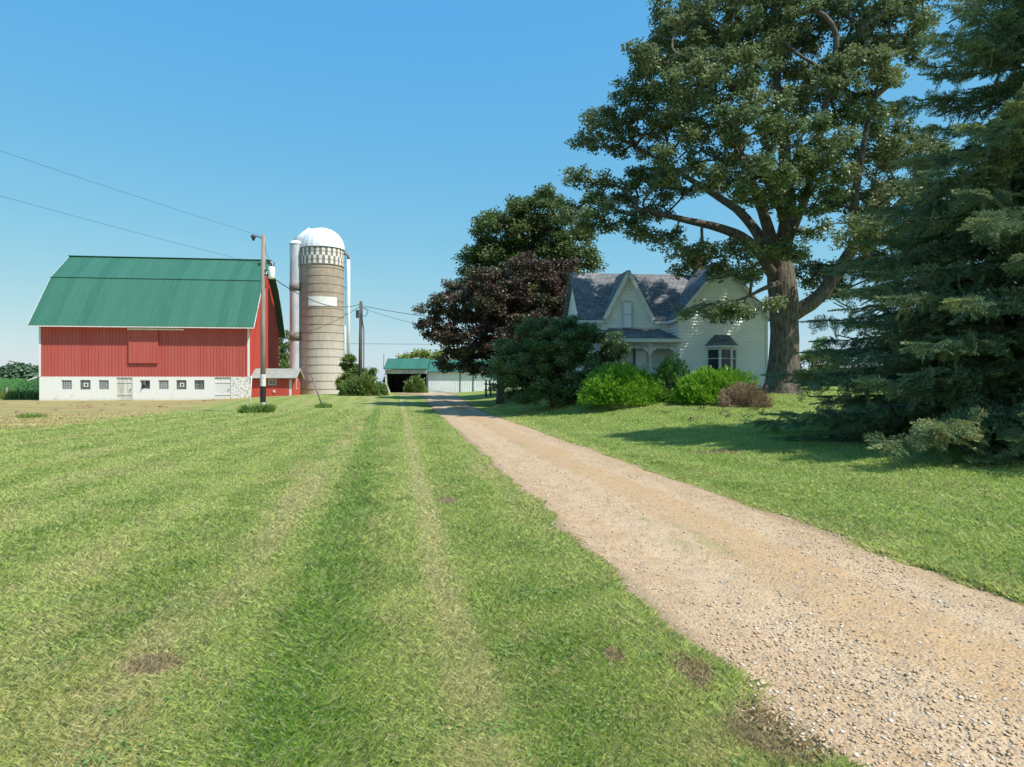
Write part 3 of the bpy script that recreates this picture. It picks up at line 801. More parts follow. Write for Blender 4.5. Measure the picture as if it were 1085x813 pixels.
# ---- shrubs as dense leafy mounds on a stem frame
def bush(name, label, cat, base, rx, ry, rz, n, mat, ls=.16, aspect=.32, upd=.9, lump=.16, stems=14, core=True, group=None, seed=1., zoff=0., clumpsz=.17):
    root = empty(name, base); tag(root, label, cat, group)
    v = rng.normal(size=(n, 3)); v[:, 2] = np.abs(v[:, 2]) * 1.0 - .18; v /= np.linalg.norm(v, axis=1)[:, None]
    th = np.arctan2(v[:, 1], v[:, 0])
    lp = 1 + lump * (np.sin(th * 3 + seed) * .5 + np.sin(th * 5 + v[:, 2] * 5 + seed * 2) * .5 + np.sin(v[:, 2] * 9 + th * 4 + seed) * .4 + .35 * np.sin(th * 13 + v[:, 2] * 14))
    lat = np.floor(v * np.array([rx, ry, rz]) / clumpsz + 100); hsh = np.sin(lat @ np.array([127.1, 311.7, 74.7])) * 43758.5; hsh = hsh - np.floor(hsh)
    rad = (1 - .16 * hsh) * (1 - .30 * rng.random(n) ** 1.6) * lp
    pts = v * rad[:, None] * np.array([rx, ry, rz]); pts[:, 2] = np.maximum(pts[:, 2] + rz * .05, .03) + zoff
    dirs = v * np.array([1, 1, .6]) + np.array([0, 0, upd])
    V_, F_ = leaves(pts, ls, aspect, .0, out=v * .9, dirs=dirs, fold=.08)
    raw_mesh('foliage', V_, F_, 4, M[mat], root)
    m = MB()
    for i in range(stems):
        a = random.random() * 6.28; r_ = random.uniform(.35, .92)
        tip = (math.cos(a) * rx * r_, math.sin(a) * ry * r_, rz * math.sqrt(max(.05, 1 - r_ * r_)) * .9)
        m.tube([(math.cos(a) * .12, math.sin(a) * .12, -.05), (tip[0] * .45, tip[1] * .45, tip[2] * .55), tip], [.02, .014, .006], 5)
    m.build('stem', M['bark2'], root)
    return root

bush('green_bush', 'rounded bright green bush standing clear in front of the porch', 'bush', P(659, 32), 2.15, 1.8, 1.72, 19000, 'bush_b', .18, .30, lump=.09, seed=1.)
bush('green_bush', 'wide bright green bush in front of the bay window', 'bush', P(757, 30.5), 1.95, 1.5, 1.42, 16000, 'bush_b', .18, .30, lump=.12, seed=2.4)
bush('leafy_shrub', 'small loose mid green shrub between the two bright bushes', 'bush', P(710, 32), .8, .9, 1.75, 4600, 'bush_m', .16, .42, .6, .25, seed=3.)
bush('dry_bush', 'low brown dried out bush at the foot of the bright green bush', 'bush', P(789, 28.6), 1.05, .8, .92, 6500, 'brownbush', .16, .12, .5, .18, seed=4.)
bush('shed_bush', 'grey green bush standing in the mouth of the open shed', 'bush', P(441, 84), 1.2, 1.1, 1.95, 2300, 'scrub', .3, .4, .4, .25, seed=5.)
for i, (px, D, rx, rz, lb) in enumerate([(374, 65, 1.15, 1.5, 'scrub bush nearest the silo at the second pole'), (388, 64.4, 1.1, 1.8, 'taller scrub bush just right of the second pole'), (399, 66, .9, 1.1, 'low scrub bush at the right end by the open shed')]):
    bush('scrub_bush', lb, 'bush', P(px, D), rx, 1., rz, 3400, 'scrub', .24, .4, .4, .25, group='scrub bushes round the second utility pole', seed=6. + i)

# ---- tufts of weeds
def tuft(name, label, base, r_, h, n, mat='weed', cat='weeds', w=.012, group=None):
    a = rng.random(n) * 6.28; q = np.sqrt(rng.random(n)) * r_
    x = q * np.cos(a); y = q * np.sin(a); hh = h * (.45 + .6 * rng.random(n)) * (1 - .4 * q / r_)
    an = rng.random(n) * 6.28; wv = np.stack([np.cos(an), np.sin(an), 0 * an], -1) * w * .5
    B = np.stack([x, y, 0 * x - .01], -1); le = np.stack([np.cos(a), np.sin(a), 0 * a], -1) * (hh * .45 * rng.random(n))[:, None] + rng.normal(size=(n, 3)) * .12 * h * np.array([1, 1, 0])
    U = np.stack([0 * hh, 0 * hh, hh], -1)
    V_ = np.empty((n, 4, 3)); V_[:, 0] = B - wv; V_[:, 1] = B + wv; V_[:, 2] = B + wv + U * .6 + le * .4; V_[:, 3] = B + U + le
    o = raw_mesh(name, V_.reshape(-1, 3), np.arange(n * 4), 4, M[mat]); o.location = base
    return tag(o, label, cat, group)
tuft('weed_clump', 'tall weeds round the foot of the black banded utility pole', P(281, 39.8), .45, .75, 700, w=.05)
tuft('weed_clump', 'wide weed clump under the leaning white guy wire guard', P(265, 39.5), .6, .62, 700, w=.05)
tuft('weed_clump', 'weeds at the foot of the leaning iron post', P(343, 46), .55, .45, 350, w=.035)
tuft('grass_tuft', 'small green grass tuft growing alone in the gravel lane', P(985, 4.04), .085, .085, 90, w=.005, cat='grass tuft')
tuft('grass_tuft', 'grass tuft at the lower right corner of the gravel lane', P(1083, 3.45), .09, .09, 90, w=.005, cat='grass tuft')
tuft('weed_clump', 'green weed clump alone in the dry hay field', P(33, 34), .6, .38, 260, w=.03)

# ---- spruce
def spruce():
    bx, by = 13.3, 16.2; bz = float(ground_h(bx, by)) - .1
    root = empty('spruce_tree', (bx, by, bz))
    tag(root, 'huge blue green spruce with sweeping layered boughs at the right edge', 'spruce tree')
    H = 16.4
    m = MB(); m.tube([(0, 0, -.1), (0, 0, 2), (.05, 0, 8), (0, 0, H)], [.36, .30, .2, .03], 14)
    m.build('trunk', M['bark2'], root)
    # needle spray template: a twig with side twiglets covered in short needles, along +x, flat in xy
    def spray(seed):
        r = np.random.default_rng(seed); tri = []
        def needles(a, b, n, nl):
            a, b = np.array(a), np.array(b); d = (b - a) / np.linalg.norm(b - a)
            for i in range(n):
                p = a + (b - a) * (i + r.random()) / n
                v = r.normal(size=3); v -= d * v.dot(d); v /= np.linalg.norm(v); v[2] = abs(v[2]) * .8 + .1 * v[2]
                q = v * .8 + d * .75; q /= np.linalg.norm(q)
                w = np.cross(q, r.normal(size=3)); w /= np.linalg.norm(w)
                L = nl * (.7 + .6 * r.random()); tri.append((p - w * .025, p + w * .025, p + q * L))
        needles((0, 0, 0), (1, 0, -.05), 30, .10)
        for k in range(9):
            x0 = .08 + k * .1; L = (.42 - .30 * abs(x0 - .25)) * (1 - .55 * x0) * (.8 + .4 * r.random())
            for sgn in (-1, 1):
                a = math.radians(42 + 14 * r.random())
                needles((x0, 0, -.05 * x0), (x0 + math.cos(a) * L, sgn * math.sin(a) * L, -.05 * x0 - .10 * L * r.random() - .02), max(5, int(L * 32)), .092)
        return np.array(tri)
    temps = [spray(i) for i in range(5)]
    tf = [[] for _ in temps]
    BA, BB, RA, RB = [], [], [], []
    z = .35; lvl = 0
    while z < H - .5:
        f = z / H
        L0 = 7.35 * (1 - f) ** .92
        nb = 7 if f < .5 else 6
        off = random.random() * 6.28
        for b in range(nb):
            a = off + b * 2 * math.pi / nb + random.uniform(-.25, .25)
            # boughs on the hidden far side are kept sparser
            L = L0 * random.uniform(.74, 1.04)
            z0 = z + random.uniform(-.12, .12)
            rise = .06 if f < .5 else .3
            droop = .30 if f < .55 else .2
            pts = []; nseg = 9
            bend = random.uniform(-.10, .10)
            for i in range(nseg + 1):
                q = i / nseg
                rr_ = L * q
                zz_ = z0 + L * (rise * q - droop * q * q + .16 * q ** 4)
                if z < 1.2: zz_ = z0 + L * (.05 * q - .07 * q * q)
                zz_ = max(zz_, .10 + .12 * random.random())
                aa = a + bend * q
                pts.append(np.array([rr_ * math.cos(aa), rr_ * math.sin(aa), zz_]))
            pts = np.array(pts)
            rad = np.linspace(.05 * (L / 6) + .012, .008, nseg + 1)
            BA.append(pts[:-1]); BB.append(pts[1:]); RA.append(rad[:-1]); RB.append(rad[1:])
            step = .19
            nsp = int(L / step)
            for j in range(nsp):
                q = (j + random.random() * .6) / nsp
                if q < .14: continue
                if q < .34 and random.random() < .55: continue
                i = min(nseg - 1, int(q * nseg)); fr_ = q * nseg - i
                p = pts[i] * (1 - fr_) + pts[i + 1] * fr_
                d = pts[i + 1] - pts[i]; d /= np.linalg.norm(d)
                sd = np.cross((0, 0, 1.), d); sd /= np.linalg.norm(sd)
                hidden = (math.sin(a) > .2 and math.cos(a) > -.2)
                if hidden and random.random() < .5: continue
                if random.random() < .55:
                    dr = np.array([d[0] * .5, d[1] * .5, -random.uniform(.5, 1.)]) + rng.normal(size=3) * .3; dr /= np.linalg.norm(dr)
                    yv = np.cross(dr, rng.normal(size=3)); yv /= np.linalg.norm(yv); ll = random.uniform(.3, .6)
                    tf[random.randrange(5)].append((p, dr * ll, yv * ll, np.cross(dr, yv) * ll))
                for sgn in (-1, 1):
                    ang = math.radians(random.uniform(42, 68))
                    hang = random.uniform(.0, .35)
                    dr = d * math.cos(ang) + sd * sgn * math.sin(ang) + np.array([0, 0, -hang]) + rng.normal(size=3) * .20
                    dr /= np.linalg.norm(dr)
                    length = min(1.05, (.42 + .17 * L * (1 - q)) * random.uniform(.75, 1.2))
                    up = np.array([0, 0, 1.]) + rng.normal(size=3) * .75; yv = np.cross(up, dr); yv /= np.linalg.norm(yv); zv = np.cross(dr, yv)
                    tf[random.randrange(5)].append((p, dr * length, yv * length, zv * length * .9))
            d = pts[-1] - pts[-2]; d /= np.linalg.norm(d); yv = np.cross((0, 0, 1.), d); yv /= np.linalg.norm(yv)
            tf[random.randrange(5)].append((pts[-1] - d * .3, d * .75, yv * .75, np.cross(d, yv) * .7))
        z += .27 + .10 * f + random.uniform(-.04, .04)
        lvl += 1
    Vs = []
    for tmp, lst in zip(temps, tf):
        Pp = np.array([q[0] for q in lst]); Mx = np.array([[q[1], q[2], q[3]] for q in lst])   # rows = axes
        tv = tmp.reshape(-1, 3)
        tv_main = tv
        out = np.einsum('vk,mkj->mvj', tv_main, Mx) + Pp[:, None]
        Vs.append(out.reshape(-1, 3))
    V_ = np.concatenate(Vs); V_[:, 2] = np.maximum(V_[:, 2], .02)
    raw_mesh('crown', V_, np.arange(len(V_)), 3, M['spruce'], root)
    Vb, Fb = tubes_np(np.concatenate(BA), np.concatenate(BB), np.concatenate(RA), np.concatenate(RB), 5)
    raw_mesh('branches', Vb, Fb, 4, M['bark2'], root, True)
    print('spruce tris', len(V_) // 3)
spruce()

# ------------------------------------------------------------------ corn, far woods
def corn():
    x = []; y = []
    for row in np.arange(0, 60):
        yy = 76 + row * .76 * 1.5
        for q in np.arange(-95, -38, .42):
            x.append(q + random.uniform(-.08, .08)); y.append(yy + random.uniform(-.08, .08) + (q + 45) * .13)
    x = np.array(x); y = np.array(y)
    px = x / y * F + CX; k = (px < 48) & (px > -160); x, y = x[k], y[k]
    N = len(x); per = 9
    pos = np.repeat(np.stack([x, y, ground_h(x, y)], -1), per, 0); n = N * per
    lv = np.tile(np.linspace(.12, .95, per), N); Hc = np.repeat(1.95 + .25 * rng.random(N), per)
    a = np.tile(np.arange(per) * math.pi, N) + np.repeat(rng.random(N) * 3, per) + rng.normal(size=n) * .3
    pos[:, 2] += lv * Hc
    d = np.stack([np.cos(a), np.sin(a), 0 * a], -1); w = np.stack([-np.sin(a), np.cos(a), 0 * a], -1) * .05
    L = .55 * (1.1 - .5 * lv)[:, None]; U = np.array([0, 0, 1.])
    V_ = np.empty((n, 4, 3)); V_[:, 0] = pos; V_[:, 1] = pos + d * L * .5 + U * .22 - w; V_[:, 2] = pos + d * L + U * .02; V_[:, 3] = pos + d * L * .5 + U * .22 + w
    tag(raw_mesh('corn_field', V_.reshape(-1, 3), np.arange(n * 4), 4, M['corn']), 'tall green corn growing beyond the left end of the barn', 'corn', kind='stuff')
corn()

def rough_strip():
    n = 9000
    x = -rng.random(n) * 40 - 44; y = 71 + rng.random(n) * 3.6 + (x + 45) * .13
    z_ = ground_h(x, y)
    h = .5 + .5 * rng.random(n); a = rng.random(n) * 6.28
    B = np.stack([x, y, z_], -1); w = np.stack([np.cos(a), np.sin(a), 0 * a], -1) * .06
    U = np.stack([0 * h, 0 * h, h], -1); l = rng.normal(size=(n, 3)) * .18 * np.array([1, 1, 0])
    V_ = np.empty((n, 4, 3)); V_[:, 0] = B - w; V_[:, 1] = B + w; V_[:, 2] = B + w + U * .6 + l * .5; V_[:, 3] = B + U + l
    tag(raw_mesh('tall_weeds', V_.reshape(-1, 3), np.arange(n * 4), 4, M['scrub']), 'strip of tall yellow green weeds in front of the corn', 'weeds', kind='stuff')
rough_strip()

def far_woods(name, label, a0, a1, D0, n, hmin, hmax, ls):
    pts = []; out = []
    for i in range(n):
        a = math.radians(random.uniform(a0, a1)); D = D0 * random.uniform(.95, 1.15)
        h = random.uniform(hmin, hmax); r_ = h * random.uniform(.35, .6)
        c = np.array([D * math.sin(a), D * math.cos(a), h * .55])
        v = rng.normal(size=(260, 3)); v /= np.linalg.norm(v, axis=1)[:, None]
        pts.append(c + v * np.array([r_, r_, h * .5]) * (.8 + .3 * rng.random(260))[:, None]); out.append(v)
    pts = np.concatenate(pts); out = np.concatenate(out)
    V_, F_ = leaves(pts, ls, .8, .1, out=out)
    tag(raw_mesh(name, V_, F_, 4, M['far']), label, 'woods', kind='stuff')
far_woods('far_woods', 'distant dark line of trees on the horizon', -43, -30, 330, 120, 6, 9.5, 1.5)
far_woods('far_woods', 'distant low trees on the horizon right of the silo', -30, 44, 420, 420, 6, 10, 1.9)

# ------------------------------------------------------------------ buildings
def U_(px, O, yaw, v=0.):
    a = (px - CX) / F; c, s_ = math.cos(yaw), math.sin(yaw)
    return (a * (O[1] + v * c) - (O[0] - v * s_)) / (c - a * s_)

def wall_holes(mb, x0, x1, z0, z1, holes, y, depth):
    xs = sorted({x0, x1, *[h[0] for h in holes], *[h[1] for h in holes]}); zs = sorted({z0, z1, *[h[2] for h in holes], *[h[3] for h in holes]})
    for i in range(len(xs) - 1):
        for j in range(len(zs) - 1):
            cx, cz = (xs[i] + xs[i + 1]) / 2, (zs[j] + zs[j + 1]) / 2
            if any(h[0] < cx < h[1] and h[2] < cz < h[3] for h in holes): continue
            mb.add([(xs[i], y, zs[j]), (xs[i + 1], y, zs[j]), (xs[i + 1], y, zs[j + 1]), (xs[i], y, zs[j + 1])], [(0, 1, 2, 3)])
    for a, b, c, d in holes:
        for q in ([(a, c), (b, c)], [(b, c), (b, d)], [(b, d), (a, d)], [(a, d), (a, c)]):
            mb.add([(q[0][0], y, q[0][1]), (q[1][0], y, q[1][1]), (q[1][0], y + depth, q[1][1]), (q[0][0], y + depth, q[0][1])], [(3, 2, 1, 0)])

def window(parent, x0, x1, z0, z1, y, frame_w=.07, nx=2, nz=2, pane='glass', mat='white', proud=.05, sash=True, muntin=.025, name='window'):
    """frame ring with muntins (window) and its pane; faces -y in the parent's frame"""
    m = MB()
    m.box(x0, x1, y - proud, y + .03, z1 - frame_w, z1); m.box(x0, x1, y - proud, y + .03, z0, z0 + frame_w)
    m.box(x0, x0 + frame_w, y - proud, y + .03, z0 + frame_w, z1 - frame_w); m.box(x1 - frame_w, x1, y - proud, y + .03, z0 + frame_w, z1 - frame_w)
    ix0, ix1, iz0, iz1 = x0 + frame_w, x1 - frame_w, z0 + frame_w, z1 - frame_w
    for i in range(1, nx):
        c = ix0 + (ix1 - ix0) * i / nx; m.box(c - muntin / 2, c + muntin / 2, y - proud * .6, y + .02, iz0, iz1)
    for i in range(1, nz):
        c = iz0 + (iz1 - iz0) * i / nz; m.box(ix0, ix1, y - proud * .62, y + .02, c - muntin / 2, c + muntin / 2)
    w = m.build(name, M[mat], parent)
    p = MB(); p.box(ix0, ix1, y - .012, y + .025, iz0, iz1); p.build('pane', M[pane], w)
    return w

# ---- barn
yb = math.radians(7.0); L = 19.4; WD = 13.8
R = (-26.2, 68.)
OB = (R[0] - L * math.cos(yb), R[1] - L * math.sin(yb))
BZ = 0.
barn = empty('barn', (OB[0], OB[1], BZ), yb)
tag(barn, 'big red barn with green gambrel roof and whitewashed stone base', 'barn')
ub = lambda px: U_(px, OB, yb)
SPLIT, EAVE, BRK, RDG = 2.37, 7.78, 12.3, 15.15
holes = []
wz0, wz1 = 1.12, 2.03
for px in (70.5, 90.4, 109.8, 153.7, 173.3, 192.2, 211.2):
    u = ub(px); holes.append((u - .47, u + .47, wz0, wz1))
d1 = (ub(123.3), ub(140.3)); d2 = (ub(227.3), ub(244.7))
m = MB()
wall_holes(m, 0, L, -.4, SPLIT, holes + [(d1[0], d1[1], .05, 2.28), (d2[0], d2[1], .1, 2.30)], 0, .22)
m.add([(L, 0, -.4), (L, WD, -.4), (L, WD, SPLIT), (L, 0, SPLIT)], [(0, 1, 2, 3)])
m.add([(0, 0, -.4), (0, WD, -.4), (0, WD, SPLIT), (0, 0, SPLIT)], [(3, 2, 1, 0)])
m.add([(0, WD, -.4), (L, WD, -.4), (L, WD, SPLIT), (0, WD, SPLIT)], [(3, 2, 1, 0)])
m.add([(0, 0, SPLIT), (L, 0, SPLIT), (L, WD, SPLIT), (0, WD, SPLIT)], [(0, 1, 2, 3)])
m.build('stone_base', M['stone'], barn)
# front wall of ribbed steel
e = .04
m = MB()
m.box(.03, L - .03, .03, .18, SPLIT + .005, EAVE)
x = .2
while x < L - .1:
    m.box(x - .025, x + .025, -.005, .03, SPLIT - .03, EAVE - .02); x += .305
m.build('front_wall', M['red'], barn)
m = MB(); m.box(.03, L - .03, WD - .18, WD - .03, SPLIT + .005, EAVE); m.build('rear_wall', M['red'], barn)
def gam(v):
    a = abs(v - WD / 2); h = WD / 2
    bv = h - 3.4
    return RDG - (RDG - BRK) * a / bv if a <= bv else BRK - (BRK - EAVE) * (a - bv) / (h - bv)
prof = [(.19, SPLIT + .005), (WD - .19, SPLIT + .005), (WD - .19, EAVE - .1), (WD - 3.4, BRK - .12), (WD / 2, RDG - .12), (3.4, BRK - .12), (.19, EAVE - .1)]
m = MB(); m.prism(prof, 'x', .02, .15); m.build('gable_wall', M['red_end'], barn)
m = MB(); m.prism(prof, 'x', L - .15, L - .02)
v = .35
while v < WD - .2:
    for xx in (L - .02,): m.box(xx, xx + .025, v - .03, v + .03, SPLIT - .02, gam(v) - .2)
    v += .30
m.build('gable_wall', M['red_end'], barn)
m = MB(); m.box(L - .145, L + .03, -.03, .0285, SPLIT - .02, EAVE - .05)
m.box(L + .007, L + .03, .03, .17, SPLIT - .02, EAVE - .05)
m.build('corner_trim', M['white'], barn)
m = MB(); m.box(-.03, .145, -.03, .0285, SPLIT - .02, EAVE - .05); m.build('corner_trim', M['white'], barn)
# roof
OH, OE = .62, .66
ev = (-OE, EAVE - .25 - .0); bk = (3.25, BRK + .03); rg = (WD / 2, RDG)
slope_e = (BRK - EAVE) / 3.4; ev = (-OE, EAVE - OE * slope_e * .62)
def roof_slab(mb, a, b, x0, x1, th):
    (v0, z0), (v1, z1) = a, b; dv, dz = v1 - v0, z1 - z0; l = math.hypot(dv, dz); nv, nz = -dz / l * th, dv / l * th
    if nz < 0: nv, nz = -nv, -nz
    poly = [(v0, z0), (v1, z1), (v1 + nv, z1 + nz), (v0 + nv, z0 + nz)]
    mb.prism(poly, 'x', x0, x1)
m = MB()
mir = lambda p: (WD - p[0], p[1])
for a, b in ((ev, bk), (bk, rg), (mir(ev), mir(bk)), (mir(bk), mir(rg))):
    roof_slab(m, a, b, -OH, L + OH, .07)
    dv, dz = b[0] - a[0], b[1] - a[1]; l = math.hypot(dv, dz); nv, nz = -dz / l, dv / l
    if nz < 0: nv, nz = -nv, -nz
    x = -OH + .1
    while x < L + OH:
        m.bar((x, a[0] + nv * .085, a[1] + nz * .085), (x, b[0] + nv * .085, b[1] + nz * .085), .05, .035, (0, nv, nz)); x += .305
roof = m.build('roof', M['green'], barn)
m = MB(); m.bar((-OH - .02, WD / 2, RDG + .07), (L + OH + .02, WD / 2, RDG + .07), .5, .07)
for p in (bk, mir(bk)): m.bar((-OH - .02, p[0] - .02 * (1 if p is bk else -1), p[1] + .10), (L + OH + .02, p[0] - .02 * (1 if p is bk else -1), p[1] + .10), .16, .05)
m.build('ridge_cap', M['green_dark'], roof)
m = MB(); m.box(-OH, L + OH, ev[0] - .03, ev[0] - .003, ev[1] - .11, ev[1] + .04)
for xx0, xx1 in ((L + OH + .003, L + OH + .035), (-OH - .035, -OH - .003)):
    for a, b in ((ev, bk), (bk, rg), (mir(ev), mir(bk)), (mir(bk), mir(rg))):
        xc = (xx0 + xx1) / 2
        m.bar((xc, a[0], a[1] - .0), (xc, b[0], b[1] - .0), .03, .13)
m.box(-OH + .05, L + OH - .05, ev[0], .02, ev[1] + .0, ev[1] + .02)
m.build('eave_trim', M['white'], barn)
# hay door on its rail
m = MB(); dx0, dx1 = ub(137), ub(168)
m.box(dx0, dx1, -.12, -.06, 3.70, 6.90)
x = dx0 + .12
while x < dx1 - .05: m.box(x - .025, x + .025, -.14, -.12, 3.72, 6.88); x += .305
m.box(dx0, dx0 + .1, -.145, -.12, 3.7, 6.9); m.box(dx1 - .1, dx1, -.145, -.12, 3.7, 6.9); m.box(dx0 + .1, dx1 - .1, -.143, -.12, 3.7, 3.8)
m.build('hay_door', M['red'], barn)
m = MB(); m.box(dx0 - .1, ub(195.5), -.22, -.03, 6.92, 7.08)
m.build('door_rail', M['white'], barn)
for k, (a, b, c, d) in enumerate(holes):
    if k in (3,):      # tilted open sash
        w = window(barn, a + .02, b - .02, c + .02, d - .02, .14, .06, 1, 1, 'glass', 'white', .04)
        mm = MB(); mm.bar(((a + b) / 2, -.02, c + .42), ((a + b) / 2, .12, d - .12), .70, .03, (1, 0, 0)); mm.build('sash', M['gblock'], w)
    elif k == 6:
        w = window(barn, a + .01, b - .01, c + .01, d - .01, .12, .05, 2, 3, 'gblock', 'dkgrey', .04, muntin=.03)
    else:
        w = window(barn, a + .005, b - .005, c + .005, d - .005, .10, .05, 4, 4, 'gblock', 'dkgrey' if k % 2 else 'grey', .03, muntin=.035)
        if k in (1, 5):
            mm = MB(); cx_, cz_ = (a + b) / 2 + .03, (c + d) / 2
            mm.box(cx_ - .20, cx_ + .20, .045, .069, cz_ - .20, cz_ + .20); mm.build('vent', M['white'], w)
            mm = MB(); mm.box(cx_ - .06, cx_ + .12, .025, .044, cz_ - .10, cz_ + .12); mm.build('vent_hood', M['dkgrey'], w)
for (a, b), z0_ in ((d1, .05), (d2, .1)):
    m = MB(); n_ = 9; w_ = (b - a - .04) / n_
    for i in range(n_): m.box(a + .02 + i * w_ + .008, a + .02 + (i + 1) * w_ - .004, .07 + .012 * (i % 2), .12, z0_ + .03, 2.25)
    m.box(a + .02, b - .02, .04, .069, .55, .69); m.box(a + .02, b - .02, .04, .069, 1.75, 1.89)
    dd = m.build('door', M['door'] if z0_ < .08 else M['white'], barn)
    h = MB(); h.box(b - .24, b - .18, .0, .038, 1.0, 1.18); h.build('handle', M['dkgrey'], dd)
m = MB(); m.tube([(-.1, .3, 2.35), (-.45, .2, 2.25), (-1.05, -.1, 1.95)], .06, 6); m.build('downspout', M['white'], barn)

# ---- milk house against the barn end
ym = yb; OM = (U_(266.5, (0, 0), 0) , 0)
c, s_ = math.cos(yb), math.sin(yb)
u0, v0 = L + .06, .55
OMw = (OB[0] + u0 * c - v0 * s_, OB[1] + u0 * s_ + v0 * c)
mz = .18
mh = empty('milk_house', (*OMw, mz), yb); tag(mh, 'small low red shed with grey roof built against the barn end', 'shed')
LM, WM, HM, RM = 4.1, 4.0, 2.22, 3.0
um = lambda px: U_(px, OMw, yb)
m = MB()
wx0, wx1 = um(284.2), um(293); wall_holes(m, 0, LM, -.3, HM, [(wx0, wx1, 1.35, 1.95), (um(306), um(310.3), -.05, 1.95)], 0, .15)
m.prism([(0.001, -.3), (WM, -.3), (WM, HM), (WM / 2, RM - .02), (0.001, HM)], 'x', LM - .12, LM)
m.add([(0, 0, -.3), (0, WM, -.3), (0, WM, HM), (0, WM / 2, RM - .02), (0, 0, HM)], [(4, 3, 2, 1, 0)])
m.add([(0, WM, -.3), (LM, WM, -.3), (LM, WM, HM), (0, WM, HM)], [(3, 2, 1, 0)])
x = .14
while x < LM:
    if not (wx0 - .02 < x < wx1 + .02) and not (um(306) - .02 < x < um(310.3) + .02): m.box(x - .012, x + .012, -.018, 0, -.1, HM - .03)
    x += .22
m.build('wall', M['red_end'], mh)
m = MB()
for a, b in (((-.4, HM - .22), (WM / 2, RM)), ((WM + .4, HM - .22), (WM / 2, RM))): roof_slab(m, a, b, -.05, LM + .32, .08)
m.build('roof', M['greyshingle'], mh)
m = MB()
for a, b in (((-.4, HM - .22), (WM / 2, RM)), ((WM + .4, HM - .22), (WM / 2, RM))): m.bar((LM + .34, a[0], a[1]), (LM + .34, b[0], b[1]), .03, .14)
m.build('rake_trim', M['grey'], mh)
window(mh, wx0 + .01, wx1 - .01, 1.36, 1.94, .06, .07, 2, 1, 'gblock', 'whiteband', .05)
m = MB(); m.box(um(306) + .02, um(310.3) - .02, .03, .08, -.04, 1.93); dd = m.build('door', M['door'], mh)
m = MB(); m.box(um(309.3), um(309.3) + .04, -.02, .028, .9, 1.0); m.build('handle', M['dkgrey'], dd)
window(mh, um(289.6) - .01, um(289.6) + .18, .62, .86, -.02, .03, 1, 1, 'porcelain', 'porcelain', .06, name='meter_box')
# gable end window of the milk house (faces +x)
m = MB(); m.box(LM + .003, LM + .05, 1.75, 2.35, .95, 1.95)
w = m.build('window', M['white'], mh)
m = MB(); m.box(LM + .051, LM + .056, 1.83, 2.27, 1.03, 1.87); m.build('pane', M['glass'], w)

# ---- silo
SD = 76.; sx = (341.3 - CX) / F * SD; sz_ = .5
silo = empty('silo', (sx, SD, sz_), math.radians(15.5)); tag(silo, 'tall concrete stave silo with white dome and checkered top band', 'silo')
RS = 2.34
zt = Z(265.3, SD) - sz_; zc0 = zt - 1.86
m = MB(); m.lathe([(RS, -.4), (RS, zc0)], 64); m.build('wall', M['silo'], silo)
m = MB(); m.lathe([(RS + .012, 0), (RS + .012, 1.86)], 64)
o = m.build('checker_band', M['checker'], silo); o.location = (0, 0, 0)
for vv in o.data.vertices: vv.co.z += zc0
# let the painted pattern start at the band's own foot
M['checker'].node_tree.nodes
for nd in M['checker'].node_tree.nodes:
    if nd.type == 'MATH' and nd.operation == 'SUBTRACT' and abs(nd.inputs[1].default_value - 13.95) < .01: nd.inputs[1].default_value = zc0
hz = .6
while hz < zc0 + 1.5:
    m = MB(); m.lathe([(RS + .002, hz - .025), (RS + .035, hz - .02), (RS + .035, hz + .02), (RS + .002, hz + .025)], 48, smooth=False)
    m.build('hoop', M['hoop'], silo); hz += .88
for hz in (zc0, zt):
    m = MB(); m.lathe([(RS + .01, hz - .05), (RS + .06, hz - .05), (RS + .06, hz + .05), (RS + .01, hz + .05)], 48); m.build('hoop', M['rust'], silo)
# ribbed dome
m = MB(); nseg = 48; rows = 12; vs = []; fs = []
for k in range(rows + 1):
    ph = k / rows * math.pi / 2
    for i in range(nseg):
        a = 2 * math.pi * i / nseg; rr = (RS + .10) * (1 + (.014 if i % 2 else 0)) * math.cos(ph) ** .92
        vs.append((rr * math.cos(a), rr * math.sin(a), zt + .02 + 2.42 * math.sin(ph)))
for k in range(rows):
    for i in range(nseg): j = (i + 1) % nseg; fs.append((k * nseg + i, k * nseg + j, (k + 1) * nseg + j, (k + 1) * nseg + i))
m.add(vs, fs, False); dome = m.build('dome', M['dome'], silo)
m = MB(); m.tube([(-1.5, -.9, zt + .9), (-1.05, -.6, zt + 1.75), (-.2, -.2, zt + 2.05)], [.5, .5, .35], 14); m.build('hatch_hood', M['dome'], dome)
m = MB(); m.bar((-.15, -1.0, zt + 2.2), (.75, -.8, zt + 2.2), .30, .07, (0, -.45, .9)); m.build('hatch', M['dkgrey'], dome)
# unloading chute on the left
ca = (-RS - .42, -.35)
m = MB(); ctop = Z(261, SD) - sz_
m.lathe([(.66, .3), (.66, ctop)], 20, ca); ch = m.build('chute', M['grey'], silo)
for za, zb_ in ((Z(310, SD) - sz_, Z(302, SD) - sz_), (Z(362, SD) - sz_, Z(353, SD) - sz_)):
    m = MB(); m.lathe([(.67, za), (.70, za), (.70, zb_), (.67, zb_)], 20, ca); m.build('band', M['rust'], ch)
m = MB(); m.lathe([(.72, ctop - .02), (.66, ctop + .22), (.0, ctop + .55)], 20, ca); m.tube([(ca[0], ca[1], ctop + .2), (ca[0] + .9, ca[1] + .1, ctop + .95), (ca[0] + 1.6, ca[1] + .2, ctop + 1.6)], [.45, .5, .45], 12); m.build('cap', M['dome'], ch)
